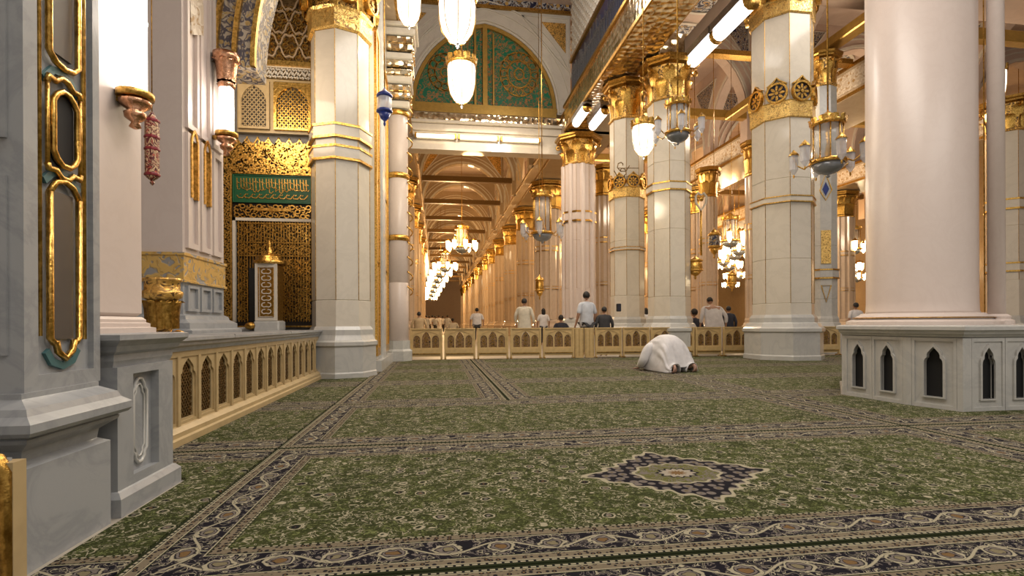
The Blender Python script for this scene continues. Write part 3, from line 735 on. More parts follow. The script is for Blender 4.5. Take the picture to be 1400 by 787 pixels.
MB().poly([[(a + (yc - a) * .15, b) for a, b in q]], fE, 0, .016).build('dark_inlay', 'black_void', P1)
# upper panel
m = MB(); rod(m, [(yc - .085, 4.5), (yc - .085, 1.99), (yc - .05, 1.96), (yc, 1.95), (yc + .05, 1.96), (yc + .085, 1.99), (yc + .085, 4.5)], .013); m.build('gilt_frame', 'gold', P1)
MB().poly([rect(yc - .06, yc + .06, 2.0, 4.5)], fE, 0, .012).build('dark_inlay', 'brown_panel', P1)
m = MB(); rod(m, [(yc - .125, .86), (yc - .125, 4.5)], .007, .012); rod(m, [(yc + .13, .84), (yc + .13, 4.5)], .009, .012); m.build('gilt_fillet', 'gold', P1)
m = MB(); m.box(-2.9, -1.62, 2.09, 2.165, 1.56, 1.585).box(-2.9, -1.60, 2.06, 2.165, 1.585, 1.60); m.build('gilt_ledge', 'gold', P1)
for z in (1.15, 1.95): MB().box(-2.9, -1.56, 2.155, 2.165, z - .36, z + .30).build('marble_slab', 'marble_grey', P1)
# gilt framed low panel in front of pier
G = thing('low_barrier', 'gold-edged low marble panel in the bottom left corner', 'panel', (-1.6, 1.86, 0))
MB().box(-2.5, -1.345, 1.84, 1.88, 0, .48).build('slab', 'marble_grey', G)
m = MB(); m.tube([(-1.34, 1.85, 0), (-1.34, 1.85, .44), (-1.365, 1.85, .48), (-1.42, 1.85, .495), (-2.5, 1.85, .495)], .022, 8); m.tube([(-1.39, 1.83, 0), (-1.39, 1.83, .41), (-1.42, 1.83, .44), (-2.5, 1.83, .44)], .012, 6); m.build('gilt_border', 'gold_dark', G)
MB().box(-1.375, -1.318, 1.845, 1.90, 0, .47).build('side_post', 'beige_enamel', G)

# pedestal block and pink shaft
P2 = thing('marble_pedestal', 'grey marble pedestal block with carved cartouche beside the near pier', 'pedestal', (-1.9, 2.95, 0))
def stp(prof, x1, y0, y1, x0=-2.6): return MB().loft([([(x0, y0 - e), (x1 + e, y0 - e), (x1 + e, y1 + e), (x0, y1 + e)], z) for e, z in prof])
stp([(.0, 0), (.0, .085), (-.02, .11), (-.03, .115)], -1.46, 2.67, 3.25).build('plinth', 'marble_grey', P2)
MB().box(-2.6, -1.53, 2.70, 3.22, .115, .70).build('core', 'marble_grey', P2)
fE2 = lambda u, v, w_: (-1.53 + w_, u, v)
MB().poly([rect(2.70, 3.22, .115, .70), rect(2.83, 3.07, .16, .66)], fE2, 0, .04).build('border_slab', 'marble_grey', P2)
m = MB(); yc2 = 2.95; q = [(.04, .22), (.04, .24), (.065, .26), (.065, .56), (.04, .58), (.04, .60), (.015, .625), (-.015, .625), (-.04, .60), (-.04, .58), (-.065, .56), (-.065, .26), (-.04, .24), (-.04, .22), (-.015, .195), (.015, .195)]
m.tube([(-1.525, yc2 + a, b) for a, b in q], .010, 6, True); m.tube([(-1.527, yc2 + a * .7, .41 + (b - .41) * .86) for a, b in q], .006, 6, True); m.build('carved_cartouche', 'marble_white', P2)
stp([(-.01, .70), (.0, .73), (.0, .76), (.02, .775), (.03, .80), (.05, .82), (.06, .83), (.06, .855), (.04, .86)], -1.50, 2.69, 3.24).build('cornice', 'marble_grey', P2)
P3 = thing('square_pier', 'pinkish glossy square pier standing on the grey pedestal', 'pier', (-1.95, 2.98, .86))
stp([(.05, .86), (.05, .885), (.03, .89), (.03, .91), (.015, .915), (.015, .93), (0, .945)], -1.64, 2.74, 3.20).build('base_steps', 'marble_pink', P3)
MB().cbox(-2.6, -1.64, 2.70, 3.22, .945, 4.8, .02).build('shaft', 'marble_pink', P3)
MB().box(-1.645, -1.632, 2.705, 2.715, .95, 4.8).box(-1.66, -1.62, 2.70, 2.78, .86, .93).build('gilt_edge', 'gold_dark', P3)

def sconce(label, x, y, z, r, tube_h, cap=False, glowmat='tube_glow', px0=0):
    s = thing('wall_sconce', label, 'lamp', (x, y, z))
    k = r / .09
    MB().lathe([(.012 * k, -.20 * k), (.03 * k, -.19 * k), (.018 * k, -.165 * k), (.05 * k, -.14 * k), (.055 * k, -.115 * k), (.035 * k, -.10 * k), (.075 * k, -.07 * k), (.08 * k, -.05 * k), (.06 * k, -.035 * k)], 16).build('bracket', 'brass_copper', s, False)
    MB().lathe([(.07 * k, -.035 * k), (.092 * k, -.03 * k), (.092 * k, .0), (.07 * k, .005 * k)], 16).build('gilt_cup', 'gold', s, False)
    MB().lathe([(.055 * k, .0), (.058 * k, .02), (.058 * k, tube_h * .5 - .01), (.062 * k, tube_h * .5), (.058 * k, tube_h * .5 + .01), (.058 * k, tube_h), (.05 * k, tube_h + .01)], 16).build('glass_shade', glowmat, s, False)
    if cap:
        mm = MB(); zc = tube_h
        mm.lathe([(.06 * k, zc), (.075 * k, zc + .03 * k), (.06 * k, zc + .05 * k), (.06 * k, zc + .16 * k), (.10 * k, zc + .24 * k), (.11 * k, zc + .26 * k), (.11 * k, zc + .30 * k)], 16)
        for i in range(8): leaf(mm, i * PI / 4, .06 * k, zc + .06 * k, .18 * k, .06 * k, .05 * k)
        mm.build('capital', 'brass_copper', s, False)
    MB().box(-.05 * k - .12 * k, 0, -.03, .03, -.06 * k, -.03 * k).build('wall_arm', 'gold_dark', s, False)
    point_light('sconce_light', (x + .10 * k, y, z + tube_h * .5), 9 * k, (1, .88, .76), .08)
    return s
sconce('bright tube sconce on copper bracket on the near pink square pier', -1.565, 3.0, 2.12, .085, .75)
# red enamel hanging lantern on the back of the pink pier
RL = thing('red_lantern', 'slender red and gold enamel lantern hanging beside the pink pier', 'lantern', (*site(209, 3.5), 0))
zc = zat(200, 3.5)
MB().lathe([(.004, -.25), (.015, -.235), (.01, -.22), (.035, -.20), (.042, -.18), (.042, .17), (.03, .20), (.01, .24)], 8, cz=zc, ph=PI / 8).build('lantern_body', 'filigree_red', RL, False)
for z in (-.19, -.02, .06, .17): MB().lathe([(.044, z), (.047, z + .005), (.047, z + .015), (.044, z + .02)], 8, cz=zc, ph=PI / 8).build('band', 'red_enamel', RL, False)
MB().tube([(0, 0, zc + .24), (0, 0, 4.8)], .004, 4).build('chain', 'gold_dark', RL, False)

# beige carved fence with marble ledge
FX = -1.94
FN = thing('carved_fence', 'beige fence of pointed-arch fretwork panels along the left side', 'fence', (FX, 6.2, 0))
MB().loft([([(FX - .25, 3.3), (FX + e, 3.3), (FX + e, 9.02), (FX - .25, 9.02)], z) for e, z in ((.07, 0), (.07, .055), (.05, .065), (.05, .10), (.015, .13), (.0, .135))]).build('skirting', 'beige_enamel', FN)
MB().box(FX - .16, FX + .01, 3.3, 9.02, .655, .70).build('top_rail', 'beige_enamel', FN)
fF = lambda u, v, w_: (FX + w_, u, v)
pit = .345
first = MB()
hole = tref(0, .175, .108, .45); hw2 = pit / 2
first.poly([rect(-hw2 + .022, hw2 - .022, .135, .655), tref(0, .158, .134, .482)], lambda u, v, w_: (w_, u, v), -.02, .0)
first.poly([tref(0, .158, .134, .482), hole], lambda u, v, w_: (w_, u, v), -.03, -.014)
arch_me = first.mesh('arch_panel', 'beige_enamel')
g = MB()
for k in range(-7, 20):
    zz = .185 + k * .045
    for sg in (1, -1):
        pts = []
        for i in range(13):
            u = -.108 + .216 * i / 12; v = zz - .1 + sg * (u + .108) * 1.1
            hgt = .175 + .45 * (1 if abs(u) < .02 else .93 if abs(u) < .045 else .87 if abs(u) < .075 else .74)
            if .175 <= v <= hgt: pts.append((u, v))
        if len(pts) > 1: g.strip([pts[0], pts[-1]], lambda u, v, w_: (w_, u, v), .012, -.032, -.022)
grille_me = g.mesh('grille', 'bronze')
bk = MB().poly([tref(0, .172, .111, .456)], lambda u, v, w_: (w_, u, v), -.044, -.034).mesh('grille_backing', 'filigree_bronze')
pb = MB().box(-.03, .014, -.022, .022, .135, .66).mesh('stile', 'beige_enamel')
def child(name, me, parent, loc): 
    o = bpy.data.objects.new(name, me); COL.objects.link(o); o.parent = parent; o.location = loc; return o
for k in range(-3, 14):
    y = 4.44 + pit * k
    if y - hw2 < 3.3 or y + hw2 > 9.1: continue
    o = child('arch_panel', arch_me, FN, (0, y - 6.2, 0)); child('grille', grille_me, o, (0, 0, 0)); child('grille_backing', bk, o, (0, 0, 0))
    child('stile', pb, FN, (0, y + hw2 - 6.2, 0))
LG = thing('marble_ledge', 'long moulded grey marble ledge on top of the beige fence', 'ledge', (FX, 6.2, .70))
MB().loft([([(FX - .5, 3.26), (FX + e, 3.26), (FX + e, 9.05), (FX - .5, 9.05)], z) for e, z in ((.02, .70), (.03, .73), (.05, .745), (.05, .765), (.075, .78), (.075, .805), (.06, .81))]).build('slab', 'marble_grey', LG)
for y in (5.2, 7.1): MB().box(FX - .5, FX + .077, y, y + .006, .781, .812).build('joint', 'grey_wall', LG)

# brass stand on the ledge
bx_, by_ = site(222, 4.05)
BS = thing('brass_stand', 'ornate brass flared stand on the marble ledge behind the pink pier', 'stand', (bx_, by_, .81))
m = MB(); m.lathe([(.085, 0), (.10, .02), (.06, .04), (.075, .06), (.082, .10), (.088, .25), (.10, .28), (.13, .30), (.14, .33), (.14, .345), (.12, .36), (.12, .42), (.135, .43), (.135, .45)], 16)
m.build('body', 'filigree_gold', BS, False)
m = MB()
for i in range(10): leaf(m, i * PI / 5, .085, .06, .22, .06, .04)
m.build('brass_leaf', 'gold_dark', BS, False)
MB().tube([(.1, -.06, .02), (.16, -.1, .035), (.2, -.12, .02)], .02, 6).build('foot_scroll', 'gold', BS, False)

# inner pier with gold pattern band
P4 = thing('patterned_pier', 'large grey pier with gold-patterned band and ribbed side behind the fence', 'pier', (-3.3, 6.6, .76))
def sq(prof, m, name): MB().loft([([(-4.6, 6.06 - e), (-2.7 + e, 6.06 - e), (-2.7 + e, 7.15 + e), (-4.6, 7.15 + e)], z) for e, z in prof]).build(name, m, P4)
sq([(.16, .76), (.16, .84), (.12, .86), (.12, .92), (.05, .96), (.04, 1.0), (0, 1.02)], 'marble_grey', 'base_steps')
sq([(0, 1.02), (0, 1.36)], 'marble_grey', 'dado')
sq([(.03, 1.36), (.03, 1.38), (.015, 1.39), (.015, 1.64), (.03, 1.65), (.03, 1.68)], 'filigree_grey', 'gold_band')
sq([(0, 1.68), (0, 5.6)], 'marble_pink', 'shaft')
for k in range(3):
    y0 = 6.12 + k * .33
    MB().poly([rect(y0, y0 + .28, 1.05, 1.33), rect(y0 + .04, y0 + .24, 1.08, 1.30)], YZ(-2.7), 0, .03).build('dado_panel', 'marble_grey', P4)
    MB().poly([rect(y0, y0 + .28, 1.74, 3.0), rect(y0 + .05, y0 + .23, 1.80, 2.94)], YZ(-2.7), 0, .035).build('rib_panel', 'marble_pink', P4)
    f_ = MB().poly([parch(y0 + .14, 3.05, .14, 2.2, 1.95), parch(y0 + .14, 3.11, .09, 2.05, 1.85)], YZ(-2.7), 0, .035).build('arch_panel', 'marble_pink', P4)
for k in range(2):
    y0 = 6.16 + k * .33
    MB().strip(parch(y0 + .10, 2.30, .075, .75, .6), YZ(-2.7), .035, 0, .05).build('gilt_arch', 'gold', P4)
m = MB().poly([[(6.2, 4.1), (6.5, 4.25), (6.5, 4.6), (6.3, 4.9), (6.15, 4.8)]], YZ(-2.7), 0, .04); m.build('relief_panel', 'filigree_cream', P4)
sconce('bright tube sconce with copper capital on the patterned pier', *site(311, 6.35), zat(180, 6.35), .125, zat(120, 6.35) - zat(180, 6.35), True)
# ornate arch springing over the gilded screen
def rise(hw, rs): return [q for q in point_arch(-.3, 4.15, hw, rs, 40)[::-1] if q[0] <= -1.55]
o_, i_ = rise(2.42, 4.2), rise(1.98, 3.6)
a4 = trim(MB().poly([o_ + i_[::-1]], XZ(7.0), 0, .5), 'filigree_white')
for hw_, r_ in ((2.42, 4.2), (2.2, 3.9), (1.98, 3.6)): MB().strip(rise(hw_, r_), XZ(7.0), .055, -.05, .02).build('gilt_rib', 'gold', a4)

# gilded screen alcove
YS = 9.75
def gx(px): 
    a_ = math.atan((px - 700) / FPX) + YAW; return YS * math.tan(a_)
DS = 9.2
zs_ = lambda y: zat(y, DS)
bw = trim(MB().box(-5, -1.7, YS + .1, YS + .25, .76, 8.0), 'grey_wall')
GS = thing('gilded_screen', 'tall gilded lattice screen with green inscription panel in the left alcove', 'screen', ((gx(305) + gx(430)) / 2, YS, .85))
x0, x1 = gx(303), gx(432)
MB().box(x0, x1, YS + .02, YS + .06, .85, zs_(196)).build('backing', 'dark_lattice_back', GS)
FS = lambda u, v, w_: (u, YS - w_, v)
# scroll fields made of linked rings
def scrolls(m, xa, xb, za, zb, step, wd, jitter=.25, rr=.46):
    nx = max(1, round((xb - xa) / step)); nz = max(1, round((zb - za) / step)); dx = (xb - xa) / nx; dz = (zb - za) / nz
    for i in range(nx):
        for j in range(nz):
            cx, cz = xa + (i + .5) * dx, za + (j + .5) * dz; ph = random.random() * 6.3
            kind = (i + j) % 3
            if kind == 0: pts = [(cx + rr * dx * math.cos(q), cz + rr * dz * math.sin(q)) for q in [k * PI / 4 for k in range(8)]]; m.strip(pts, FS, wd, 0, .03, True)
            elif kind == 1: m.strip([(cx + dx * (.1 + .1 * q) * math.cos(q * 1.1 + ph), cz + dz * (.1 + .1 * q) * math.sin(q * 1.1 + ph)) for q in range(6)], FS, wd, 0, .035)
            else:
                s_ = 1 if random.random() < .5 else -1
                m.strip([(cx - s_ * dx * .5, cz - dz * .5), (cx - s_ * dx * .1, cz + dz * .1), (cx + s_ * dx * .15, cz - dz * .1), (cx + s_ * dx * .5, cz + dz * .5)], FS, wd, .005, .03)
def frame(xa, xb, za, zb, wd, m=None, pr=.05):
    m = m or MB(); m.poly([rect(xa, xb, za, zb), rect(xa + wd, xb - wd, za + wd, zb - wd)], FS, 0, pr); return m
xg0, xg1 = gx(320), gx(428)
m = MB(); scrolls(m, x0 + .02, xg0 - .03, .9, zs_(230), .06, .02); m.build('left_scroll_strip', 'gold', GS)
m = MB(); scrolls(m, x0, x1, zs_(236), zs_(193), .095, .036); scrolls(m, x0, x1, zs_(234), zs_(197), .12, .03); 
for k in range(9):
    cx = x0 + (k + .5) * (x1 - x0) / 9; m.strip([(cx - .08, zs_(198)), (cx, zs_(188)), (cx + .08, zs_(198))], FS, .03, 0, .03); m.ball((cx, YS - .02, zs_(187)), .02, 6)
m.build('crest_scrollwork', 'gold', GS)
gp = frame(xg0, xg1, zs_(276), zs_(237), .03).build('inscription_frame', 'green_enamel', GS)
MB().box(xg0 + .03, xg1 - .03, YS - .03, YS, zs_(274), zs_(239)).build('inscription_panel', 'green_enamel', gp)
m = MB(); za, zb = zs_(274), zs_(239); F2 = lambda u, v, w_: (u, YS - .03 - w_, v)
x = xg0 + .07
while x < xg1 - .08:
    h = random.uniform(.14, .24); k = random.random()
    zt = zb - .05
    m.strip([(x, zt), (x + .008, zt - h)], F2, .014, 0, .012)
    if k < .6: m.strip([(x + .008, zt - h), (x + .04, zt - h - .02), (x + .07, zt - h + .02)], F2, .013, 0, .012)
    if k > .4: m.strip([(x + .03 + .022 * math.cos(q), zt - .18 - .02 * math.sin(q)) for q in [i * .9 for i in range(6)]], F2, .010, 0, .012)
    m.strip([(x + .02, zt - .04 - .05 * k), (x + .045, zt - .06 - .05 * k)], F2, .010, 0, .012)
    x += random.uniform(.042, .065)
x = xg0 + .07
while x < xg1 - .16:
    m.strip([(x, za + .10), (x + .03, za + .06), (x + .09, za + .055), (x + .13, za + .10), (x + .15, za + .13)], F2, .014, 0, .012)
    m.strip([(x + .05, za + .11), (x + .07, za + .125)], F2, .012, 0, .012)
    x += .115
m.build('calligraphy', 'gold', gp)
m = MB(); scrolls(m, xg0 + .02, xg1 - .02, zs_(296), zs_(278), .09, .022); m.strip([(xg0 + .35, zs_(285)), (xg1 - .35, zs_(285))], FS, .05, .02, .05); m.build('scroll_frieze', 'gold', GS)
MB().box(xg0, xg1, YS - .06, YS, zs_(301), zs_(297)).box(xg0, xg0 + .05, YS - .06, YS, .95, zs_(297)).build('marble_fillet', 'marble_cream', GS)
frame(xg0 - .04, xg1 + .04, .85, zs_(236), .03).box(x0, x0 + .03, YS - .05, YS, .85, zs_(236)).build('gilt_frame', 'gold', GS)
# door lattice: upright bars, rails
xa, xb = xg0 + .07, xg1 - .03
n = 26
for k in range(n):
    xx = xa + (k + .5) * (xb - xa) / n
    z_top = zs_(300); z_bot = .95
    MB().box(xx - .009, xx + .009, YS - .035, YS - .012, z_bot, z_top).build('lattice_bar', 'gold_dark' if k % 3 else 'gold', GS)
m = MB()
for zz in (zs_(330), zs_(348), zs_(304)): m.box(xa, xb, YS - .045, YS - .01, zz - .012, zz + .012)
m.build('rail', 'gold_dark', GS)
m = MB(); scrolls(m, xa, xb, zs_(346), zs_(332), .07, .016); scrolls(m, gx(385), xb, .98, zs_(352), .065, .016); scrolls(m, xa, gx(340), .98, zs_(352), .065, .014); scrolls(m, xa, xb, zs_(328), zs_(304), .075, .013)
m.build('lattice_scrollwork', 'gold', GS)
MB().box(gx(342), gx(352), YS - .05, YS, .95, zs_(365)).build('dark_opening', 'black_void', GS)

# arched lattice windows above
UW = trim(MB().box(gx(326), gx(431), YS - .02, YS + .1, zs_(180), zs_(106)), 'beige_enamel')
FW = lambda u, v, w_: (u, YS - .02 - w_, v)
for i, (pa, pb_) in enumerate(((329, 371), (377, 428))):
    xa, xb = gx(pa), gx(pb_); cx = (xa + xb) / 2; hw_ = (xb - xa) / 2 - .05
    f = MB().poly([rect(xa, xb, zs_(176), zs_(111)), parch(cx, zs_(173), hw_, zs_(117) - zs_(173), .42)], FW, 0, .06).build('window_frame', 'gold' if i else 'beige_enamel', UW)
    MB().poly([parch(cx, zs_(173), hw_, zs_(117) - zs_(173), .42)], FW, 0, .01).build('dark_pane', 'dark_lattice_back', f)
    g = MB(); H = zs_(117) - zs_(173); z0 = zs_(173)
    for k in range(-12, 14):
        for sg in (1, -1):
            pts = []
            for j in range(25):
                u = -hw_ + 2 * hw_ * j / 24; v = k * .085 + sg * (u) * 1.15 + .3
                lim = .42 + (H - .42) * math.sqrt(max(0, 1 - (abs(u) / hw_) ** 1.8))
                if 0 <= v <= lim: pts.append((cx + u, z0 + v))
            if len(pts) > 1: g.strip([pts[0], pts[-1]], FW, .018, .015, .035)
    g.build('lattice', 'gold' if i else 'beige_enamel', f)
# frieze and interlaced ring lattice
UF = trim(MB().box(gx(326), gx(432), YS, YS + .1, zs_(105), 7.6), 'bronze')
m = MB(); FS2 = lambda u, v, w_: (u, YS - w_, v)
za, zb = zs_(104), zs_(90); xa, xb = gx(326), gx(432)
for k in range(14):
    cx = xa + (k + .5) * (xb - xa) / 14; m.strip([(cx + .06 * math.cos(q) , (za + zb) / 2 + .07 * math.sin(q)) for q in [i * PI / 4 for i in range(8)]], FS2, .02, 0, .03, True)
    m.strip([(cx - .06, za), (cx, (za + zb) / 2), (cx + .06, zb)], FS2, .018, 0, .03)
m.box(xa, xb, YS - .03, YS, zs_(89.5), zs_(88)); m.build('frieze_scroll', 'marble_cream', UF)
MB().box(xa, xb, YS - .09, YS, zs_(88), zs_(82)).build('gilt_rail', 'gold', UF)
m = MB(); scrolls(m, xa, xb, zs_(80), zs_(5), .11, .022)
m.build('scrollwork', 'gold_dark', UF)
m = MB()
for i in range(5):
    for j in range(3):
        cx = xa + .2 + i * .34 + (.17 if j % 2 else 0); cz = zs_(60) + j * .42
        m.strip([(cx + .15 * math.cos(q) * (1 + .12 * math.cos(6 * q)), cz + .2 * math.sin(q) * (1 + .12 * math.cos(6 * q))) for q in [k * PI / 8 for k in range(16)]], FS2, .028, .02, .06, True)
m.build('interlaced_ring', 'marble_tan', UF)

# lectern-like gilded pillar
lx, ly = site(369, 8.4)
LP = thing('gilded_pillar', 'small gilded fretwork pillar with finial standing before the lattice screen', 'pillar', (lx, ly, .76))
MB().cbox(-.19, .19, -.19, .19, 0, .20, .02).build('plinth', 'marble_white', LP, False)
MB().cbox(-.165, .165, -.165, .165, .20, 1.10, .015).build('body', 'gold_dark', LP, False)
fL = lambda u, v, w_: (u, -.165 - w_, v)
MB().poly([rect(-.165, .165, .20, 1.10), rect(-.10, .10, .27, 1.03)], fL, 0, .02).build('frame', 'marble_cream', LP, False)
MB().strip([(-.11, .26), (.11, .26), (.11, 1.04), (-.11, 1.04)], fL, .015, .015, .03, True).build('gilt_fillet', 'gold', LP, False)
m = MB()
for k in range(7):
    z = .33 + k * .105
    for sg in (1, -1): m.strip([(sg * (.02 + .05 * math.sin(q)), z + .05 * math.cos(q) + .01 * q) for q in [i * .7 for i in range(6)]], fL, .014, 0, .015)
m.build('fretwork', 'marble_cream', LP, False)
MB().lathe([(.24, 1.10), (.25, 1.12), (.25, 1.15), (.20, 1.17), (.20, 1.22), (.12, 1.25), (.04, 1.28), (.05, 1.33), (.02, 1.38), (.03, 1.42), (.004, 1.50)], 12).build('finial_cap', 'gold', LP, False)
MB().cbox(-.55, -.25, -.1, .1, 0, .10, .02).build('marble_block', 'marble_grey', LP, False)
MB().ball((-.24, -.16, .12), .09, 10, .7).build('gilt_boss', 'gold_dark', LP, False)

# wall with brass doors between columns A and F
WL = struct(MB().box(-2.1, -1.14, 10.0, 12.9, 0, 8.0).build('wall_left_inner', 'marble_cream'))
WLf = lambda u, v, w_: (-1.14 + w_, u, v)
for y0, y1 in ((10.0, 10.55), (11.35, 12.4)):
    d_ = MB().poly([rect(y0, y1, .3, 6.5), rect(y0 + .08, y1 - .08, .45, 6.4)], WLf, 0, .05).build('brass_door_frame', 'gold', WL)
    for z0, z1 in ((.45, 2.0), (2.1, 3.6), (3.7, 6.4)): MB().poly([rect(y0 + .08, y1 - .08, z0, z1)], WLf, 0, .025).build('brass_panel', 'filigree_bright', d_)
MB().cbox(-1.3, -1.05, 10.65, 11.2, 0, 7.9, .03).build('pilaster', 'marble_white', WL)
MB().box(-1.3, -1.02, 10.0, 12.9, 0, .22).build('skirting', 'marble_white', WL)

# ================================================================== RIGHT PLATFORM
PG = thing('marble_platform', 'white marble platform with dark pointed niches under the big pink column', 'platform', (6.5, 6.2, 0))
pts = [(6.15, 7.15), (4.94, 5.79), (4.99, 4.95), (5.13, 4.46), (9.6, 4.46), (9.6, 7.15)]
cen = (7.0, 6.4)
def offs(e): 
    r = []
    for i, (x, y) in enumerate(pts):
        a = Vector((x - pts[i - 1][0], y - pts[i - 1][1])).normalized(); b = Vector((pts[(i + 1) % 6][0] - x, pts[(i + 1) % 6][1] - y)).normalized()
        n1 = Vector((a.y, -a.x)); n2 = Vector((b.y, -b.x)); nn = (n1 + n2).normalized(); k = e / max(.3, nn.dot(n1))
        r.append((x + nn.x * k, y + nn.y * k))
    return r
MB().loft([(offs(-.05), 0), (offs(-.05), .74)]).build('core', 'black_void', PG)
MB().loft([(offs(-.03), .73), (offs(0), .745), (offs(0.01), .765), (offs(.03), .775), (offs(.035), .80), (offs(.06), .815), (offs(.06), .85), (offs(.045), .86)]).build('cornice', 'marble_white', PG)
MB().loft([(offs(-.06), .86), (offs(-.06), .862)]).build('top_slab', 'marble_white', PG)
def face_panels(p, q, n, c0=.05, c1=.05, nich=.062):
    p, q = Vector(p), Vector(q); L = (q - p).length; d = (q - p).normalized(); nr = Vector((d.y, -d.x))
    fn = lambda u, v, w_: (p.x + d.x * u + nr.x * w_, p.y + d.y * u + nr.y * w_, v)
    wd = (L - c0 - c1) / n
    for u0, u1 in ((0, c0), (L - c1, L)):
        if u1 - u0 > .001: MB().poly([rect(u0, u1, 0, .735)], fn, -.05, 0).build('corner_slab', 'marble_white', PG)
    for k in range(n):
        u0 = c0 + k * wd; cu = u0 + wd / 2
        s_ = MB().poly([rect(u0 + .003, u0 + wd - .003, 0, .735), rect(u0 + .03, u0 + wd - .03, .05, .70)], fn, -.05, 0)
        s_.poly([rect(u0 + .03, u0 + wd - .03, .05, .70), tref(cu, .13, nich, .51)], fn, -.045, -.012)
        o = s_.build('niche_panel', 'marble_white', PG)
        MB().poly([tref(cu, .115, nich + .022, .56), tref(cu, .13, nich, .51)], fn, -.03, .006).build('niche_moulding', 'marble_white', o)
face_panels(pts[0], pts[1], 4, nich=.07); face_panels(pts[1], pts[2], 2, .04, .04, .078); face_panels(pts[2], pts[3], 1, .05, .05, .085); face_panels(pts[3], pts[4], 11, .10, .1, .075)
BC = thing('pink_column', 'huge smooth pinkish round column rising from the white platform', 'column', (6.42, 6.16, .862))
MB().lathe([(.84, 0), (.84, .04), (.80, .06), (.74, .07), (.74, .10), (.68, .13), (.66, .15)], 40, smooth=False).build('base_moulding', 'marble_pink', BC, False)
MB().lathe([(.70, .085), (.765, .085), (.765, .095), (.70, .1)], 40).build('gilt_ring', 'gold_dark', BC, False)
MB().lathe([(.62, .14), (.605, .18), (.60, .3), (.60, 9.4)], 56).build('shaft', 'marble_pink', BC, False)
ccx, ccy = 6.93, 5.60
CL = thing('colonnette', 'thin pinkish colonnette close beside the huge round column', 'column', (ccx, ccy, .862))
MB().lathe([(.17, 0), (.17, .05), (.13, .07), (.14, .10), (.10, .13)], 20, smooth=False).build('base_moulding', 'marble_pink', CL, False)
MB().lathe([(.087, .12), (.085, 9.2)], 20).build('shaft', 'marble_pink', CL, False)
MB().box(-.11, -.10, .05, .06, .1, 9.2).build('gilt_edge', 'gold_dark', CL, False)
# low marble steps right of column B
ST = thing('marble_steps', 'low pale marble steps between the tall cream column and the white platform', 'steps', (11.3, 13.4, 0))
for k in range(4): MB().cbox(10.35 + .05 * k, 11.25, 13.3 + .15 * k, 14.0, .17 * k, .17 * k + .17, .01).build('step', 'marble_white', ST)

# ================================================================== SCREENS
def make_screen(wd, label, plain_=False):
    s = thing('partition_screen', label, 'screen', (0, 0, 0), 'low partition screens')
    f = lambda u, v, w_: (u, w_, v)
    if plain_:
        MB().cbox(-wd / 2, wd / 2, -.03, .03, .04, .78, .006).build('board', 'beige_wood', s, False)
        m = MB()
        for k in (-.4, 0, .4): m.box(wd * k - .004, wd * k + .004, -.036, -.029, .06, .76)
        m.build('groove_bead', 'gold_dark', s, False)
        MB().box(-wd / 2 + .02, wd / 2 - .02, -.05, .05, 0, .05).build('foot', 'beige_wood', s, False); return s
    W = wd - .10
    side = (W * .25) / 2; mid = (W * .31) / 2; g = (W - 4 * side - 2 * mid) / 4
    cs = [-(mid + g + side), 0, (mid + g + side)]
    holes = [parch(cs[0], .30, side, .31, .20), parch(cs[1], .30, mid, .40, .24), parch(cs[2], .30, side, .31, .20)]
    MB().poly([rect(-W / 2, W / 2, .08, .775)] + holes, f, -.02, .02).build('panel', 'beige_wood', s, False)
    m = MB(); m.strip(point_arch(0, .52, W / 2 - .04, .20 * 2, 8)[:], f, .012, -.032, -.02) if False else None
    m.strip([(-W / 2 + .03, .60), (-W * .33, .665), (-W * .18, .70), (0, .745), (W * .18, .70), (W * .33, .665), (W / 2 - .03, .60)], f, .014, -.034, -.02)
    m.box(-W / 2, W / 2, -.04, .03, .16, .27) ; m.box(-W / 2, W / 2, -.045, .035, .755, .785)
    m.build('rail', 'beige_wood', s, False)
    MB().box(-W / 2, W / 2, -.048, -.038, .14, .16).build('lower_bead', 'gold_dark', s, False)
    for c_, hw_, H in ((cs[0], side, .31), (cs[1], mid, .40), (cs[2], side, .31)):
        o = MB().poly([parch(c_, .30, hw_, H, .2)], f, .0, .008).build('lattice_panel', 'filigree_bronze', s, False)
        m = MB()
        for k in range(4):
            z = .34 + k * .085
            if z + .04 > .30 + H - .03: break
            m.strip([(c_ + hw_ * .55 * math.cos(q), z + .038 * math.sin(q)) for q in [i * PI / 3 for i in range(6)]], f, .010, -.012, 0, True)
        m.strip([(c_, .30), (c_, .30 + H)], f, .008, -.014, 0)
        m.build('fretwork', 'gold_dark', o, False)
    for sg in (-1, 1):
        MB().cbox(sg * (wd / 2 - .025) - .025, sg * (wd / 2 - .025) + .025, -.035, .035, 0, .79, .006).build('post', 'beige_wood', s, False)
        MB().box(sg * (wd / 2 - .025) - .02, sg * (wd / 2 - .025) + .02, -.12, .12, 0, .04).build('foot', 'gold_dark', s, False)
    return s
def scr_at(p0, p1):
    def pt(px):
        a_ = math.tan(math.atan((px - 700) / FPX) + YAW)      # X = a*Y ; Y = 13.27-.042*(X+.68)
        Y = (13.27 - .042 * .68) / (1 + .042 * a_); return a_ * Y, Y
    a, b = pt(p0), pt(p1); return ((a[0] + b[0]) / 2, (a[1] + b[1]) / 2), math.hypot(b[0] - a[0], b[1] - a[1])
base_s = make_screen(.83, 'carved beige screen at the left end of the low partition, against the slim column')
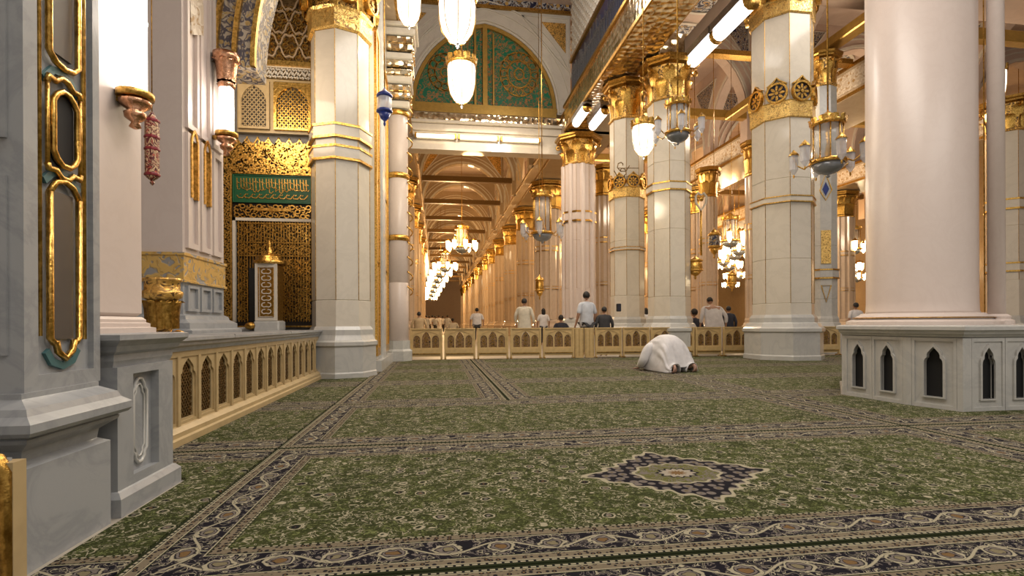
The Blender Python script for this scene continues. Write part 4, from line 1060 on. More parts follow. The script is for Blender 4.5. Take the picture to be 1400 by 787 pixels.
spans = [(560, 605, 'carved beige screen at the left end of the low partition, against the slim column'), (607, 650, 'carved beige screen second from the left end of the partition, below the pale-shirted distant man'),
         (652, 695, 'carved beige screen third from the left end of the partition'), (697, 740, 'carved beige screen in front of the robed man, fourth from the left end'),
         (742, 785, 'carved beige screen just left of the plain boards, before the dark seated child'),
         (813, 850, 'carved beige screen just right of the plain boards, before the slimmer column'), (851, 888, 'carved beige screen partly hidden by the left of the kneeling man'),
         (889, 928, 'carved beige screen directly behind the kneeling man'), (930, 949, None), (950, 986, 'carved beige screen right of the kneeling man, before the man in white robe'),
         (988, 1026, 'carved beige screen touching the left side of the tall medallion column'), (1110, 1148, 'carved beige screen peeking out right of the tall medallion column')]
first = True
for p0, p1, lab in spans:
    (cx, cy), wd = scr_at(p0, p1)
    if lab is None:
        s_ = make_screen(wd * .98, 'narrow carved beige screen beside the kneeling man\'s right'); s_.location = (cx, cy, 0); s_.rotation_euler.z = -.042; continue
    s_ = base_s if first else copy_tree(base_s); first = False
    s_['label'] = lab; s_.location = (cx, cy, 0); s_.rotation_euler.z = -.042; s_.scale = (wd / .83 * .985, 1, 1)
for p0, p1, lab in ((785, 798, 'plain beige board, left one of the pair in the partition'), (799, 812, 'plain beige board, right one of the pair in the partition')):
    (cx, cy), wd = scr_at(p0, p1); s_ = make_screen(wd * .97, lab, True); s_.location = (cx, cy, 0); s_.rotation_euler.z = -.042

# ================================================================== CARPETS
def rug(x0, x1, y0, y1, label, med=False, group=None, cut=None, bare=0):
    hx, hy = (x1 - x0) / 2 - .004, (y1 - y0) / 2 - .004
    mc = MB().poly([[(a - (x0 + x1) / 2, b - (y0 + y1) / 2) for a, b in cut]], lambda u, v, w_: (u, v, w_), 0, .012) if cut else MB().cbox(-hx, hx, -hy, hy, 0, .012, .003)
    o = mc.build('carpet', 'carpet_medallion' if med else 'carpet_plain')
    o.location = ((x0 + x1) / 2, (y0 + y1) / 2, .001); o['half_x'] = hx + bare; o['half_y'] = hy
    return tag(o, label, 'carpet', group)
rug(-1.14, 3.95, 1.9, 3.94, 'green floral carpet with the dark star medallion in the foreground', True)
rug(-1.14, 3.95, -.14, 1.9, 'green floral carpet at the bottom edge of the picture, below the medallion carpet')
rug(3.95, 9.04, 1.9, 3.94, 'green floral carpet right of the medallion carpet, in front of the white platform')
rug(3.95, 9.04, -.14, 1.9, 'green floral carpet in the bottom right corner')
rug(-1.14, 3.95, 3.94, 5.98, 'green floral carpet directly behind the medallion carpet')
rug(3.95, 9.04, 3.94, 5.98, 'green floral carpet fitted round the white platform', cut=[(3.954, 3.944), (9.036, 3.944), (9.036, 4.45), (5.11, 4.45), (4.97, 4.95), (4.92, 5.79), (5.08, 5.976), (3.954, 5.976)])
rug(-6.2, -1.14, 3.94, 5.98, 'green floral carpet along the near part of the beige fence', bare=.4, cut=rect(-1.86, -1.144, 3.944, 5.976))
rug(-6.2, -1.14, 1.9, 3.94, 'green floral carpet by the grey marble pedestal on the left', bare=.4, cut=[(-1.43, 1.904), (-1.144, 1.904), (-1.144, 3.936), (-1.86, 3.936), (-1.86, 3.27), (-1.43, 3.27)])
rug(-6.2, -1.14, -.14, 1.9, 'green floral carpet beside the gold-edged panel in the corner', bare=.4, cut=rect(-1.30, -1.144, -.136, 1.896))
rows = [5.98, 8.02, 10.06, 11.6, 13.15]
nm = ['third', 'fourth', 'fifth', 'sixth']
for k in range(4):
    y0, y1 = rows[k], rows[k + 1]
    if k == 0: rug(-6.2, -1.14, y0, y1, 'green floral carpet along the far part of the beige fence', bare=.4, cut=rect(-1.86, -1.144, y0 + .004, y1 - .004))
    if k == 1: rug(-6.2, -1.14, y0, y1, 'green floral carpet tucked between the beige fence and the left column', bare=.4, cut=[(-1.86, y0 + .004), (-1.144, y0 + .004), (-1.144, 9.0), (-1.64, 8.8), (-1.86, 8.85)])
    rug(-1.14, .82, y0, y1, 'narrow green floral carpet left of centre, %s row back from the camera' % nm[k])
    rug(.82, 3.95, y0, y1, 'green floral carpet in the centre, %s row back from the camera' % nm[k])
    rug(3.95, 9.04, y0, y1, 'green floral carpet right of centre, %s row back from the camera' % nm[k], cut=[(3.954, 5.984), (5.08, 5.984), (6.1, 7.2), (9.036, 7.2), (9.036, 8.016), (3.954, 8.016)] if k == 0 else None)
    if k < 2 or True: rug(9.04, 14.1, y0, min(y1, 12.85), 'green floral carpet at the far right, %s row back from the camera' % nm[k])

# ================================================================== LAMPS
def hang_lamp(label, px, d, ybot, ytop, wpx, lit='lamp_glow', power=25, group=None, col=(1, .85, .62)):
    X, Y = site(px, d); zb, zt = zat(ybot, d), zat(ytop, d); H = zt - zb; r = wpx / FPX * d / 2
    L = thing('hanging_lamp', label, 'lamp', (X, Y, zb), group)
    MB().lathe([(.04 * r, 0), (.13 * r, H * .03), (.05 * r, H * .05), (.1 * r, H * .08)], 10).build('bottom_finial', 'silver', L, False)
    MB().lathe([(.1 * r, H * .08), (.5 * r, H * .13), (.8 * r, H * .25), (.95 * r, H * .42), (r, H * .66), (.97 * r, H * .72)], 20).build('glass_bell', lit, L, False)
    m = MB(); m.lathe([(.97 * r, H * .72), (1.08 * r, H * .73), (1.08 * r, H * .78), (.75 * r, H * .83), (.5 * r, H * .93), (.2 * r, H * .97), (.1 * r, H)], 16)
    for i in range(10): leaf(m, i * PI / 5, r * 1.02, H * .74, H * .12, r * .4, r * .12)
    m.build('gilt_crown', 'gold', L, False)
    m = MB()
    for i in range(8):
        b = i * PI / 4; c, s_ = math.cos(b), math.sin(b)
        m.tube([(c * q * r, s_ * q * r, z * H) for q, z in ((.15, .085), (.53, .125), (.83, .245), (.98, .42), (1.02, .72))], r * .028, 4)
    m.build('rib', 'gold_dark', L, False)
    m = MB(); m.tube([(0, 0, H), (0, 0, 13.4 - zb)], .012, 5)
    for k in range(5): m.ball((0, 0, H + .1 + k * .35), .03, 6)
    m.build('chain', 'gold_dark', L, False)
    if power:
        l = bpy.data.lights.new('bulb', 'POINT'); l.energy = power; l.color = col; l.shadow_soft_size = r
        o = bpy.data.objects.new('bulb', l); COL.objects.link(o); o.location = (X, Y, zb - r * .5 - .15); 
    return L
hang_lamp('largest bright bell lamp at the top centre', 627, 9.0, 66, -22, 50, power=70)
hang_lamp('bright bell lamp hanging lower than the largest one at the top centre', 632.5, 11.0, 148, 68, 38, power=60)
hang_lamp('bright bell lamp cut by the top edge beside the slim column', 561, 9.3, 40, -22, 32, power=30)
hang_lamp('bright bell lamp in front of the slimmer cream column', 881, 11.5, 219, 158, 31, power=30)
hang_lamp('bright lamp at the far right edge above the gilt capital', 1366, 13.5, 146, 84, 18, power=20)

def small_lantern(label, px, d, y0, y1, wpx, mat1, mat2='gold', zt=13.5):
    X, Y = site(px, d); zb, z1 = zat(y1, d), zat(y0, d); H = z1 - zb; r = wpx / FPX * d / 2
    L = thing('hanging_lantern', label, 'lantern', (X, Y, zb))
    MB().lathe([(.04 * r, 0), (.2 * r, H * .06), (.1 * r, H * .12), (.55 * r, H * .2), (.9 * r, H * .35)], 12).build('pendant_base', mat2, L, False)
    MB().lathe([(.9 * r, H * .35), (r, H * .4), (.95 * r, H * .7), (.8 * r, H * .75)], 12).build('body', mat1, L, False)
    m = MB(); m.lathe([(.8 * r, H * .73), (1.1 * r, H * .75), (1.05 * r, H * .8), (.5 * r, H * .88), (.12 * r, H * .95), (.06 * r, H)], 12); MB().lathe([(.92 * r, H * .34), (1.1 * r, H * .36), (1.1 * r, H * .40), (r, H * .42)], 12).build('lower_ring', mat2, L, False)
    m.build('gilt_cap', mat2, L, False)
    MB().tube([(0, 0, H), (0, 0, zt - zb)], .01, 4).build('chain', 'gold_dark', L, False)
small_lantern('blue-bottomed glass lantern hanging between the left column and the slim column', 527, 8.4, 118, 172, 20, 'glass_frost', 'blue_enamel')
small_lantern('small gilt lantern hanging above the robed man', 738, 18.7, 375, 410, 12, 'gold')
small_lantern('gilt lantern hanging right of the broad cream column', 951, 14.3, 350, 383, 19, 'gold', zt=7.97)
small_lantern('dark enamel lantern hanging beside the gilt one, right of the broad column', 977, 15, 312, 355, 15, 'filigree_fine_navy')
small_lantern('tiny gilt lantern far down the right aisle', 1001, 20, 370, 400, 12, 'gold')

def chandelier(label, X, Y, zb, R, lit, group=None, arms=8, glass='glass_clear', drumlit=None, power=0, chain=None, drum_h=1.0, ztop=13.5):
    """bowl, glass drum on gilt ring, arms with lamp cups"""
    L = thing('chandelier', label, 'chandelier', (X, Y, zb), group); r = R * .42
    MB().lathe([(.03 * R, -.03 * R), (.06 * R, .0), (.03 * R, .04 * R), (r * .55, .10 * R), (r * .85, .2 * R), (r, .34 * R)], 18).build('bowl', glass if False else 'glass_grey', L, False)
    m = MB(); m.lathe([(r, .34 * R), (r * 1.12, .35 * R), (r * 1.12, .44 * R), (r * .95, .46 * R)], 18)
    h = drum_h * R; z0 = .46 * R
    m.lathe([(r * .85, z0 + h), (r * 1.05, z0 + h + .02 * R), (r * 1.05, z0 + h + .09 * R), (r * .6, z0 + h + .16 * R), (r * .35, z0 + h + .3 * R), (r * .1, z0 + h + .4 * R)], 18)
    for i in range(10): leaf(m, i * PI / 5, r * 1.0, z0 + h + .04 * R, .16 * R, .16 * R, .05 * R)
    m.build('gilt_ring', 'gold', L, False)
    MB().lathe([(r * .8, z0), (r * .82, z0 + h)], 18).build('glass_drum', drumlit or 'glass_clear', L, False)
    m = MB()
    for i in range(9):
        b = 2 * PI * i / 9; m.tube([(r * .88 * math.cos(b), r * .88 * math.sin(b), z0), (r * .88 * math.cos(b), r * .88 * math.sin(b), z0 + h)], r * .05, 4)
    m.lathe([(r * .12, z0), (r * .2, z0 + h * .2), (r * .08, z0 + h * .5), (r * .16, z0 + h * .8), (r * .1, z0 + h)], 8)
    m.build('gilt_rod', 'gold', L, False)
    for i in range(arms):
        b = 2 * PI * i / arms + .2; c, s_ = math.cos(b), math.sin(b)
        a_ = MB().tube([(c * q * R, s_ * q * R, z * R) for q, z in ((.42, .42), (.6, .32), (.78, .45), (.88, .75), (.86, .92))], .022 * R, 5).build('arm', 'gold', L, False)
        cx, cy = c * .86 * R, s_ * .86 * R
        MB().lathe([(.02 * R, .10 * R), (.06 * R, .16 * R), (.11 * R, .24 * R), (.12 * R, .6 * R), (.13 * R, .64 * R)], 10, cx, cy, .1 * R).build('lamp_cup', lit, a_, False)
        MB().lathe([(.13 * R, .74 * R), (.145 * R, .75 * R), (.12 * R, .8 * R), (.03 * R, .9 * R)], 10, cx, cy).lathe([(.01 * R, .10 * R), (.03 * R, .14 * R), (.02 * R, .2 * R)], 6, cx, cy).build('cup_rim', 'gold', a_, False)
    m = MB(); m.tube([(0, 0, z0 + h + .3 * R), (0, 0, ztop - zb)], .012 + .006 * R, 5); m.build('chain', 'gold_dark', L, False)
    return L
# unlit glass chandeliers
X, Y = site(928, 9.5); chandelier('blue-bowled glass and gilt chandelier in front of the broad cream column', X, Y, zat(198, 9.5), .50, 'glass_frost', arms=6, drum_h=.9)
X, Y = site(1133, 10.5); chandelier('gilt and glass chandelier between the tall column and the huge pink column', X, Y, zat(243, 10.5), .72, 'glass_frost', arms=6, drum_h=.95)
X, Y = site(742, 17); chandelier('unlit dark-bowled chandelier left of the clustered column', X, Y, zat(332, 17), .78, 'glass_frost', arms=6, drum_h=1.4, ztop=13.5)
# lit chandeliers receding in the corridor
X, Y = site(632, 36); ch0 = chandelier('nearest lit chandelier hanging in the golden corridor', X, Y, zat(347, 36), 1.15, 'lamp_glow_warm', arms=8)
CH_Z0 = zat(347, 36)
def more(px, d, zb, s_, label, group):
    c = copy_tree(ch0); X, Y = site(px, d); c.location = (X, Y, zb); c.scale = (s_, s_, s_); c['label'] = label; c['group'] = group
    for ch in c.children:
        if ch.name.startswith('chain'): ch.scale.z = (13.5 - zb) / s_ / (13.5 - CH_Z0)
ordn = ['second', 'third', 'fourth', 'fifth', 'sixth', 'seventh', 'eighth', 'ninth']
for k, (px, d) in enumerate(((609, 50), (603, 55), (599, 61), (596, 68), (593, 76), (591, 85), (589, 96))):
    more(px, d, 5.75 - .12 * k, 1.1, ordn[k] + ' lit chandelier down the golden corridor, counted from the near one', 'distant corridor chandeliers')
for k, (px, d, yb) in enumerate(((999, 28, 341), (1005, 35, 358), (998, 43, 372), (1003, 54, 385), (999, 64, 396))):
    more(px, d, zat(yb, d), .9, (['topmost', 'second from the top', 'middle', 'second from the bottom', 'lowest'][k]) + ' lit chandelier in the stack just left of the tall medallion column', 'chandeliers of the right aisle')
for k, (px, d, yb) in enumerate(((1011, 31, 352), (990, 38, 366), (1010, 48, 384))):  # extra chandeliers, added to put sparkle into the dark aisle
    more(px, d, zat(yb, d), .8, (['upper right', 'left', 'lower right'][k]) + ' extra chandelier, added for sparkle, flanking the lit stack left of the tall medallion column', 'chandeliers of the right aisle')
for k, (px, d, yb) in enumerate(((1166, 29, 352), (1160, 38, 376), (1172, 44, 388), (1165, 58, 400))):
    more(px, d, zat(yb, d), .85, (['topmost', 'second from the top', 'third from the top', 'lowest'][k]) + ' lit chandelier in the cluster left of the huge pink column', 'chandeliers of the outer aisle')
for k, (px, d, yb) in enumerate(((829, 40, 400), (882, 34, 385), (1394, 26, 330), (1396, 34, 375))):
    more(px, d, zat(yb, d), .8, ['lit chandelier glimpsed left of the slimmer cream column', 'lit chandelier glimpsed between the slimmer and broad columns', 'upper lit chandelier at the right picture edge', 'lower lit chandelier at the right picture edge'][k], 'chandeliers glimpsed between columns')
# ornate heart-shaped gilt bracket right of the broad column, scroll bracket near the lit lamp
X, Y = site(959, 14.2)
BR = thing('scroll_bracket', 'white and gilt heart-shaped scroll fitting right of the broad column', 'bracket', (X, Y, zat(262, 13.2)))
fB = lambda u, v, w_: (u, w_, v)
m = MB(); m.strip([(0, -.28), (-.14, -.08), (-.16, .1), (-.08, .2), (0, .14), (.08, .2), (.16, .1), (.14, -.08)], fB, .04, -.03, .03, True); m.build('heart_scroll', 'marble_cream', BR, False)
m = MB(); m.tube([(0, 0, -.28), (0, 0, -1.5)], .03, 6); m.ball((0, -.02, .03), .07, 8); m.build('gilt_stem', 'gold', BR, False)
MB().box(-.45, .02, .0, .04, .05, .09).build('wall_arm', 'gold_dark', BR, False)
X, Y = site(851, 14.60)
BR = thing('scroll_bracket', 'dark scroll bracket on the slimmer column beside the lit lamp', 'bracket', (X, Y, zat(215, 13.6)))
m = MB()
for sg in (-1, 1): m.tube([(sg * (.03 + .028 * q) * math.cos(q * .9), 0, sg * .08 + (.03 + .028 * q) * math.sin(q * .9)) for q in range(8)], .016, 5)
m.tube([(-.1, 0, 0), (.5, 0, .02)], .012, 5); m.build('scroll', 'bronze', BR, False)
X, Y = site(846, 14.5)
BX = thing('wall_speaker', 'small black box speaker on the slimmer cream column', 'speaker', (X, Y, zat(420, 14.2)))
MB().cbox(-.06, .06, -.05, .05, -.12, .1, .015).build('speaker_body', 'black_void', BX, False)
MB().box(-.05, .05, -.055, -.05, -.1, .08).build('grille', 'navy_cloth', BX, False)

# ================================================================== PEOPLE
def skin_mesh(name, pts, edges, mat, parent, sub=1):
    me = bpy.data.meshes.new(name); me.from_pydata([p[:3] for p in pts], edges, [])
    o = bpy.data.objects.new(name, me); COL.objects.link(o)
    sk = o.modifiers.new('skin', 'SKIN'); sk.use_smooth_shade = True
    for i, p in enumerate(pts):
        d = me.skin_vertices[0].data[i]; d.radius = (p[3], p[4] if len(p) > 4 else p[3]); d.use_root = (i == 0)
    sb = o.modifiers.new('sub', 'SUBSURF'); sb.levels = sub; sb.render_levels = sub
    dg = bpy.context.evaluated_depsgraph_get(); ev = o.evaluated_get(dg); m2 = bpy.data.meshes.new_from_object(ev)
    o.modifiers.clear(); o.data = m2; m2.materials.clear(); m2.materials.append(MATS[mat])
    m2.polygons.foreach_set('use_smooth', [True] * len(m2.polygons)); o.parent = parent
    return o
def head_mesh(parent, c, r, hairmat='hair', turn=0, hair_long=False, tilt=0):
    """head facing -Y before turn, with nose, ears, eyes, mouth"""
    m = MB(); T = Matrix.Translation(c) @ Matrix.Rotation(turn, 4, 'Z') @ Matrix.Rotation(tilt, 4, 'X')
    m.T = T; prof = []
    for k in range(11):
        a = PI * k / 10; z = -math.cos(a); rr = math.sin(a) * (1 - .18 * max(0, -z))
        prof.append((r * rr + .0005, r * 1.25 * z))
    m.lathe(prof, 16, smooth=True, sy=1.12)
    m.tube([(0, -r * 1.05, r * .15), (0, -r * 1.28, -r * .15), (0, -r * 1.05, -r * .25)], [r * .08, r * .14, r * .1], 6)
    for sg in (-1, 1): m.tube([(sg * r, 0, r * .2), (sg * r * 1.12, .05 * r, 0), (sg * r, 0, -r * .25)], [r * .08, r * .12, r * .08], 6)
    m.tube([(-r * .3, -r * 1.0, -r * .55), (0, -r * 1.08, -r * .56), (r * .3, -r * 1.0, -r * .55)], r * .05, 5)
    h = m.build('head', 'skin', parent, False)
    e = MB(); e.T = T
    for sg in (-1, 1): e.ball((sg * r * .36, -r * 1.0, r * .12), r * .1, 6)
    e.build('eyes', 'hair', h, False)
    q = MB(); q.T = T @ Matrix.Translation((0, r * .10, r * .12))
    q.lathe([(r * 1.06 * math.sin(PI * k / 10) + .0005, -r * 1.28 * math.cos(PI * k / 10)) for k in range(4, 11)], 16, smooth=True, sy=1.08)
    q.lathe([(r * .8, -r * .75), (r * 1.0, -r * .3), (r * 1.0, 0)], 14, 0, r * .22, 0, smooth=True, sx=.98, sy=.88)
    if hair_long: q.lathe([(r * .85, -r * 2.4), (r * 1.05, -r * 1.6), (r * 1.1, -r * .6), (r * .9, 0)], 12, 0, r * .3, 0, smooth=True, sy=.7)
    q.build('hair', hairmat, parent, False)
def hand(pts, edges, w, dirv, sgn, k=1):
    """five fingers hanging from the wrist vertex index w"""
    W = Vector(pts[w][:3]); d = Vector(dirv).normalized()
    pi_ = len(pts); pts.append((*(W + d * .05 * k), .026 * k, .018 * k)); edges.append((w, pi_))
    pi2 = len(pts); pts.append((*(W + d * .09 * k), .030 * k, .014 * k)); edges.append((pi_, pi2))
    for f, ln in zip((-.024, -.008, .008, .024), (.055, .07, .065, .05)):
        a = len(pts); b0 = W + d * .10 * k + Vector((0, f * k, 0)); pts.append((*b0, .0085 * k)); edges.append((pi2, a))
        pts.append((*(b0 + d * ln * .55 * k + Vector((-sgn * .004, 0, 0))), .008 * k)); edges.append((a, a + 1))
        pts.append((*(b0 + d * ln * k + Vector((-sgn * .012, 0, 0))), .007 * k)); edges.append((a + 1, a + 2))
    a = len(pts); pts.append((*(W + d * .06 * k + Vector((0, -.035 * k, 0))), .009 * k)); edges.append((pi_, a))
    pts.append((*(W + d * .095 * k + Vector((0, -.045 * k, 0))), .008 * k)); edges.append((a, a + 1))
def person(label, px, d, ytop, shirt, pants='trouser', turn=PI, robe=False, sit=False, headturn=0, arms='down', hair_long=False, wide=1.0, group=None, bend=0, floor_z=0.0):
    """figure standing at its place; turn = facing (PI = away from the viewer)"""
    X, Y = site(px, d); H = zat(ytop, d) - floor_z
    P = thing('person', label, 'person', (X, Y, floor_z), group, turn)
    k = H / 1.75
    if sit: k = H / 1.22     # kneeling: hips near the heels, trunk upright
    lift = (-.53 if sit else 0)
    Z = lambda z: (z + lift) * k
    w = wide
    hipz, shz = Z(.93), Z(1.44)
    fw = -bend                         # trunk leans towards -Y
    def L(z): return fw * max(0, (z - hipz)) / (shz - hipz)
    pts = [(0, 0, hipz, .15 * k * w, .11 * k), (0, L(Z(1.15)), Z(1.15), .135 * k * w, .10 * k), (0, L(Z(1.33)), Z(1.33), .155 * k * w, .105 * k), (0, L(shz), Z(1.43), .09 * k, .07 * k), (0, L(Z(1.5)) , Z(1.52), .05 * k)]
    ed = [(0, 1), (1, 2), (2, 3), (3, 4)]
    sleeve = [(0, L(Z(1.36)), Z(1.36), .10 * k, .09 * k)]; sed = []
    for sg in (-1, 1):
        b = len(pts)
        sh = (sg * .185 * k * w, L(shz), Z(1.40)); el = (sg * .27 * k * w, L(Z(1.1)) + .03 * k, Z(1.13)); wr = (sg * .28 * k * w, L(Z(.9)) - .08 * k, Z(.88))
        if arms == 'fold': wr = (sg * .08 * k, L(Z(1.1)) - .2 * k, Z(1.1))
        pts += [(*sh, .062 * k), (*el, .045 * k), (*wr, .028 * k)]; ed += [(2, b), (b, b + 1), (b + 1, b + 2)]
        dv = Vector(wr) - Vector(el)
        hand(pts, ed, b + 2, dv, sg, k)
        s0 = len(sleeve); sleeve += [(*sh, .075 * k), (*el, .062 * k)]; sed += [(0, s0), (s0, s0 + 1)]
        if robe or shirt in ('navy_cloth', 'charcoal_cloth'):
            sleeve.append((*(Vector(el).lerp(Vector(wr), .85)), .05 * k)); sed.append((s0 + 1, s0 + 2))
        b = len(pts)
        if sit:
            pts += [(sg * .10 * k, -.02, Z(.86), .085 * k), (sg * .14 * k, -.38 * k, .10 * k, .062 * k), (sg * .11 * k, .06 * k, .06 * k, .045 * k), (sg * .10 * k, .16 * k, .03 * k, .03 * k)]
            ed += [(0, b), (b, b + 1), (b + 1, b + 2), (b + 2, b + 3)]
        else:
            pts += [(sg * .09 * k, 0, Z(.85), .085 * k), (sg * .095 * k, -.01, Z(.50), .058 * k), (sg * .095 * k, .02, Z(.10), .038 * k), (sg * .10 * k, -.12 * k, .03 * k, .03 * k)]
            ed += [(0, b), (b, b + 1), (b + 1, b + 2), (b + 2, b + 3)]
    skin_mesh('body', pts, ed, 'skin', P)
    # shirt / robe as lofted cloth round the trunk
    m = MB(); n = 20
    def ring(z, rx, ry, wob=0): return ([(rx * math.cos(2 * PI * i / n) * (1 + wob * math.sin(5 * i)), L(z) + ry * math.sin(2 * PI * i / n) * (1 + wob * math.cos(7 * i))) for i in range(n)], z)
    if robe: secs = [ring(.06 * k, .27 * k * w, .22 * k, .05), ring(Z(.5), .235 * k * w, .185 * k, .04)]
    elif sit: secs = [ring(max(.12 * k, Z(.78)), .23 * k * w, .20 * k, .03)]
    else: secs = [ring(Z(.80), .205 * k * w, .155 * k, .03)]
    secs += [ring(Z(.95), .20 * k * w, .155 * k, .02), ring(Z(1.12), .185 * k * w, .14 * k, .02), ring(Z(1.28), .20 * k * w, .145 * k, .01), ring(Z(1.38), .195 * k * w, .12 * k), ring(Z(1.44), .13 * k * w, .085 * k), ring(Z(1.475), .062 * k, .058 * k)]
    m.loft(secs, True); m.build('robe' if robe else 'shirt', shirt, P, False)
    if sed: skin_mesh('sleeves', sleeve, sed, shirt, P)
    if not robe:
        tp = [(0, 0, Z(.92), .17 * k * w, .125 * k)]; te = []
        for sg in (-1, 1):
            b = len(tp)
            if sit: tp += [(sg * .11 * k, -.02, Z(.84), .10 * k), (sg * .14 * k, -.38 * k, .12 * k, .085 * k), (sg * .11 * k, .02 * k, .07 * k, .06 * k)]; te += [(0, b), (b, b + 1), (b + 1, b + 2)]
            else: tp += [(sg * .095 * k, 0, Z(.84), .10 * k), (sg * .1 * k, 0, Z(.50), .08 * k), (sg * .1 * k, .01, Z(.10), .06 * k)]; te += [(0, b), (b, b + 1), (b + 1, b + 2)]
        skin_mesh('trousers', tp, te, pants, P)
    head_mesh(P, (0, L(Z(1.62)) - (.06 * k if bend else 0), Z(1.62)), .088 * k, turn=headturn, hair_long=hair_long, tilt=.5 if bend else 0)
    return P
person('man in pale blue short-sleeved shirt seen from behind, head turned left, by the plain boards', 802, 14.0, 398, 'blue_cloth', turn=PI + .3, headturn=-.9)
person('boy in dark shirt standing right of the man in pale blue', 826, 14.1, 419, 'charcoal_cloth', turn=PI, wide=1.1)
person('bearded-looking man in cream robe behind the fourth screen', 717, 17.5, 407, 'cream_cloth', robe=True, turn=PI - .5, wide=1.15)
person('person in white top with dark long hair right of the robed man', 743, 21, 421, 'white_cloth', turn=PI, hair_long=True)
person('child in dark top kneeling left of the clustered column', 767, 18, 430, 'navy_cloth', turn=PI, sit=True)
person('man in lavender-white shirt standing far down the corridor', 652, 25, 420, 'white_cloth', turn=PI, wide=1.2)
person('person in navy jacket kneeling left of the large man in white', 949, 16.2, 422, 'navy_cloth', turn=PI + .2, sit=True)
person('large man in white robe bowing, seen from behind', 977, 15.3, 406, 'white_cloth', robe=True, turn=PI, wide=1.5, bend=.16)
person('slim person in black right of the large bowing man', 996, 16, 419, 'navy_cloth', turn=PI - .2)
person('man in white shirt standing between the far right pier and the huge pink column', 1170, 17.5, 415, 'white_cloth', turn=PI, wide=1.1)
person('person in white seen between the slimmer and broad columns', 883, 20, 421, 'white_cloth', turn=PI, hair_long=True)
person('person in tan clothes at the left end of the corridor', 573, 18, 425, 'tan_cloth', turn=PI, robe=True, wide=1.2)
for k, px in enumerate((583, 587, 591, 595, 600, 605, 612)):
    person((['leftmost', 'second', 'third', 'fourth', 'fifth', 'sixth', 'rightmost'][k]) + ' from the left of the distant worshippers at the corridor end' if 0 < k < 6 else ['leftmost', '', '', '', '', '', 'rightmost'][k] + ' of the distant white-clad worshippers at the corridor end', px, 46 + 3 * (k % 3), 430 + (k % 2), 'white_cloth' if k % 3 else 'blue_cloth', turn=PI + .4 * (k % 3 - 1), robe=k % 2 == 0, group='distant worshippers', wide=1.2)
person('distant person in cream clothes right of the corridor end', 619, 33, 434, 'cream_cloth', turn=PI, sit=True, wide=1.3)

# ---- kneeling worshipper with forehead on the carpet
fx, fy = 4.33, 8.80
U = Vector((-.33, .94)).normalized(); Rr = Vector((U.y, -U.x))
ang = math.atan2(-U.x, U.y)
K = thing('person', 'man in white robe bowing in prostration on the green carpet', 'person', (fx, fy, .013), None, ang)
# local frame: +Y forward (towards the head), +X his right
pts = [(0, .19, .44, .16, .11), (0, .36, .46, .14, .10), (0, .54, .40, .15, .10), (0, .72, .30, .08, .07), (0, .80, .20, .055)]
ed = [(0, 1), (1, 2), (2, 3), (3, 4)]
for sg in (-1, 1):
    b = len(pts)
    pts += [(sg * .20, .60, .40, .06), (sg * .40, .56, .19, .045), (sg * .30, .80, .045, .028)]; ed += [(2, b), (b, b + 1), (b + 1, b + 2)]
    W = len(pts) - 1
    a = len(pts); pts += [(sg * .265, .85, .03, .028, .015), (sg * .26, .89, .025, .032, .013)]; ed += [(W, a), (a, a + 1)]
    for f in (-.027, -.009, .009, .027):
        q = len(pts); pts += [(sg * .26 + f, .915, .022, .008), (sg * .26 + f * 1.1, .945, .018, .008), (sg * .26 + f * 1.1, .975, .010, .007)]; ed += [(a + 1, q), (q, q + 1), (q + 1, q + 2)]
    q = len(pts); pts += [(sg * .225, .86, .022, .009), (sg * .205, .885, .015, .008)]; ed += [(a, q), (q, q + 1)]
    b = len(pts)
    pts += [(sg * .12, .20, .44, .095), (sg * .17, .42, .09, .065), (sg * .22, .10, .07, .045)]; ed += [(0, b), (b, b + 1), (b + 1, b + 2)]
    # upright foot: sole to the rear, toes on the floor
    h0 = len(pts); pts += [(sg * .235, -.05, .135, .040, .032), (sg * .245, -.085, .08, .044, .026), (sg * .25, -.085, .04, .048, .024)]; ed += [(b + 2, h0), (h0, h0 + 1), (h0 + 1, h0 + 2)]
    for j in range(5):
        t0 = len(pts); u = (j - 2) * .018
        pts += [(sg * .25 + u, -.07, .024, .011), (sg * .25 + u * 1.05, -.035, .013, .010)]; ed += [(h0 + 2, t0), (t0, t0 + 1)]
skin_mesh('body', pts, ed, 'skin_sole', K, 2)
head_mesh(K, (0, .90, .13), .088, turn=PI, tilt=1.35)
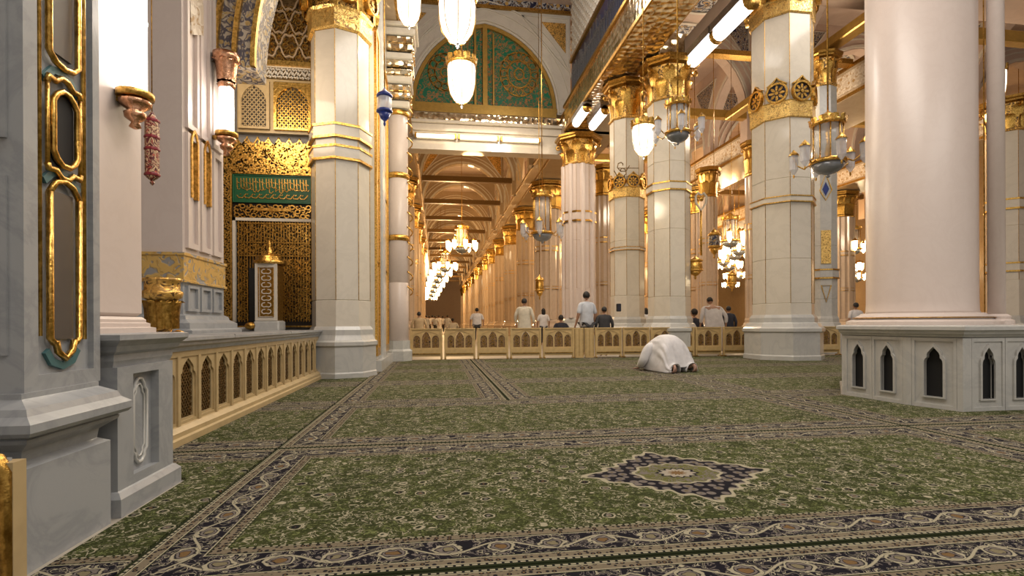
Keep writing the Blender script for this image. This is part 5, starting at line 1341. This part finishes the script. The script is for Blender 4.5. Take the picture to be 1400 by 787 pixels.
# robe: loft of arch sections along the body
secs = [(-.02, .30, .10, .0), (.02, .335, .20, .0), (.06, .34, .36, .0), (.12, .33, .52, 0), (.20, .315, .62, 0), (.30, .30, .66, 0), (.42, .30, .665, 0), (.54, .30, .635, 0), (.64, .29, .57, 0), (.74, .26, .47, 0), (.82, .19, .34, 0), (.88, .09, .22, 0)]
n = 30; vs = []; fs = []
for i, (y, hw_, h, _) in enumerate(secs):
    lift = 0 if i < 8 else (i - 7) * .028
    for j in range(n + 1):
        a = PI * j / n; cx = math.cos(a); sz = math.sin(a)
        ex = .72 if i < 7 else .85
        x = hw_ * (abs(cx) ** ex) * (1 if cx > 0 else -1) * (1.06 - .06 * sz); z = lift + (h - lift) * (sz ** .62)
        fold = .016 * math.sin(j * 1.9 + y * 9) * (1 - sz * .6) + .008 * math.sin(j * 4.1 + y * 14)
        if i < 4: z *= 1 - .10 * (4 - i) / 4 * math.exp(-((j - n / 2) / 3.) ** 2) * 2; z += .05 * (4 - i) / 4 * (math.exp(-((x - .2) / .1) ** 2) + math.exp(-((x + .2) / .1) ** 2)) * (1 if i == 0 else .3)
        vs.append((x + fold * (1 if cx > 0 else -1), y + (.06 * (1 - sz) * (-1) if i == 0 else 0) + .01 * math.sin(j * 1.3), max(.004, z)))
for i in range(len(secs) - 1):
    for j in range(n): fs.append((i * (n + 1) + j, i * (n + 1) + j + 1, (i + 1) * (n + 1) + j + 1, (i + 1) * (n + 1) + j))
L_ = (len(secs) - 1) * (n + 1); fs.append(tuple(L_ + j for j in range(n + 1)))
rb = MB().add(vs, fs, True).build('robe', 'white_cloth', K, False)
so = rb.modifiers.new('sol', 'SOLIDIFY'); so.thickness = .012; so.offset = -1
ss = rb.modifiers.new('sub', 'SUBSURF'); ss.levels = 1; ss.render_levels = 2
for sg in (-1, 1):
    skin_mesh('sleeve', [(sg * .17, .50, .50, .11), (sg * .31, .54, .38, .105), (sg * .40, .56, .19, .085), (sg * .37, .65, .11, .078), (sg * .32, .75, .07, .056)], [(0, 1), (1, 2), (2, 3), (3, 4)], 'white_cloth', K, 2)
# hem lobes resting round the ankles
m = MB()
for sg in (-1, 1):
    N = 12; v2 = []
    for i in range(7):
        t_ = i / 6; y = .12 - .16 * t_
        for j in range(N + 1):
            a = PI * j / N; v2.append((sg * .205 + (.115 + .02 * t_) * math.cos(a) + .004 * math.sin(j * 2), y - .03 * math.sin(a) * t_, max(.004, .012 + (.19 - .03 * t_) * math.sin(a) ** .8)))
    m.add(v2, [(i * (N + 1) + j, i * (N + 1) + j + 1, (i + 1) * (N + 1) + j + 1, (i + 1) * (N + 1) + j) for i in range(6) for j in range(N)], True)
hm = m.build('hem', 'white_cloth', K, False); so = hm.modifiers.new('sol', 'SOLIDIFY'); so.thickness = .008
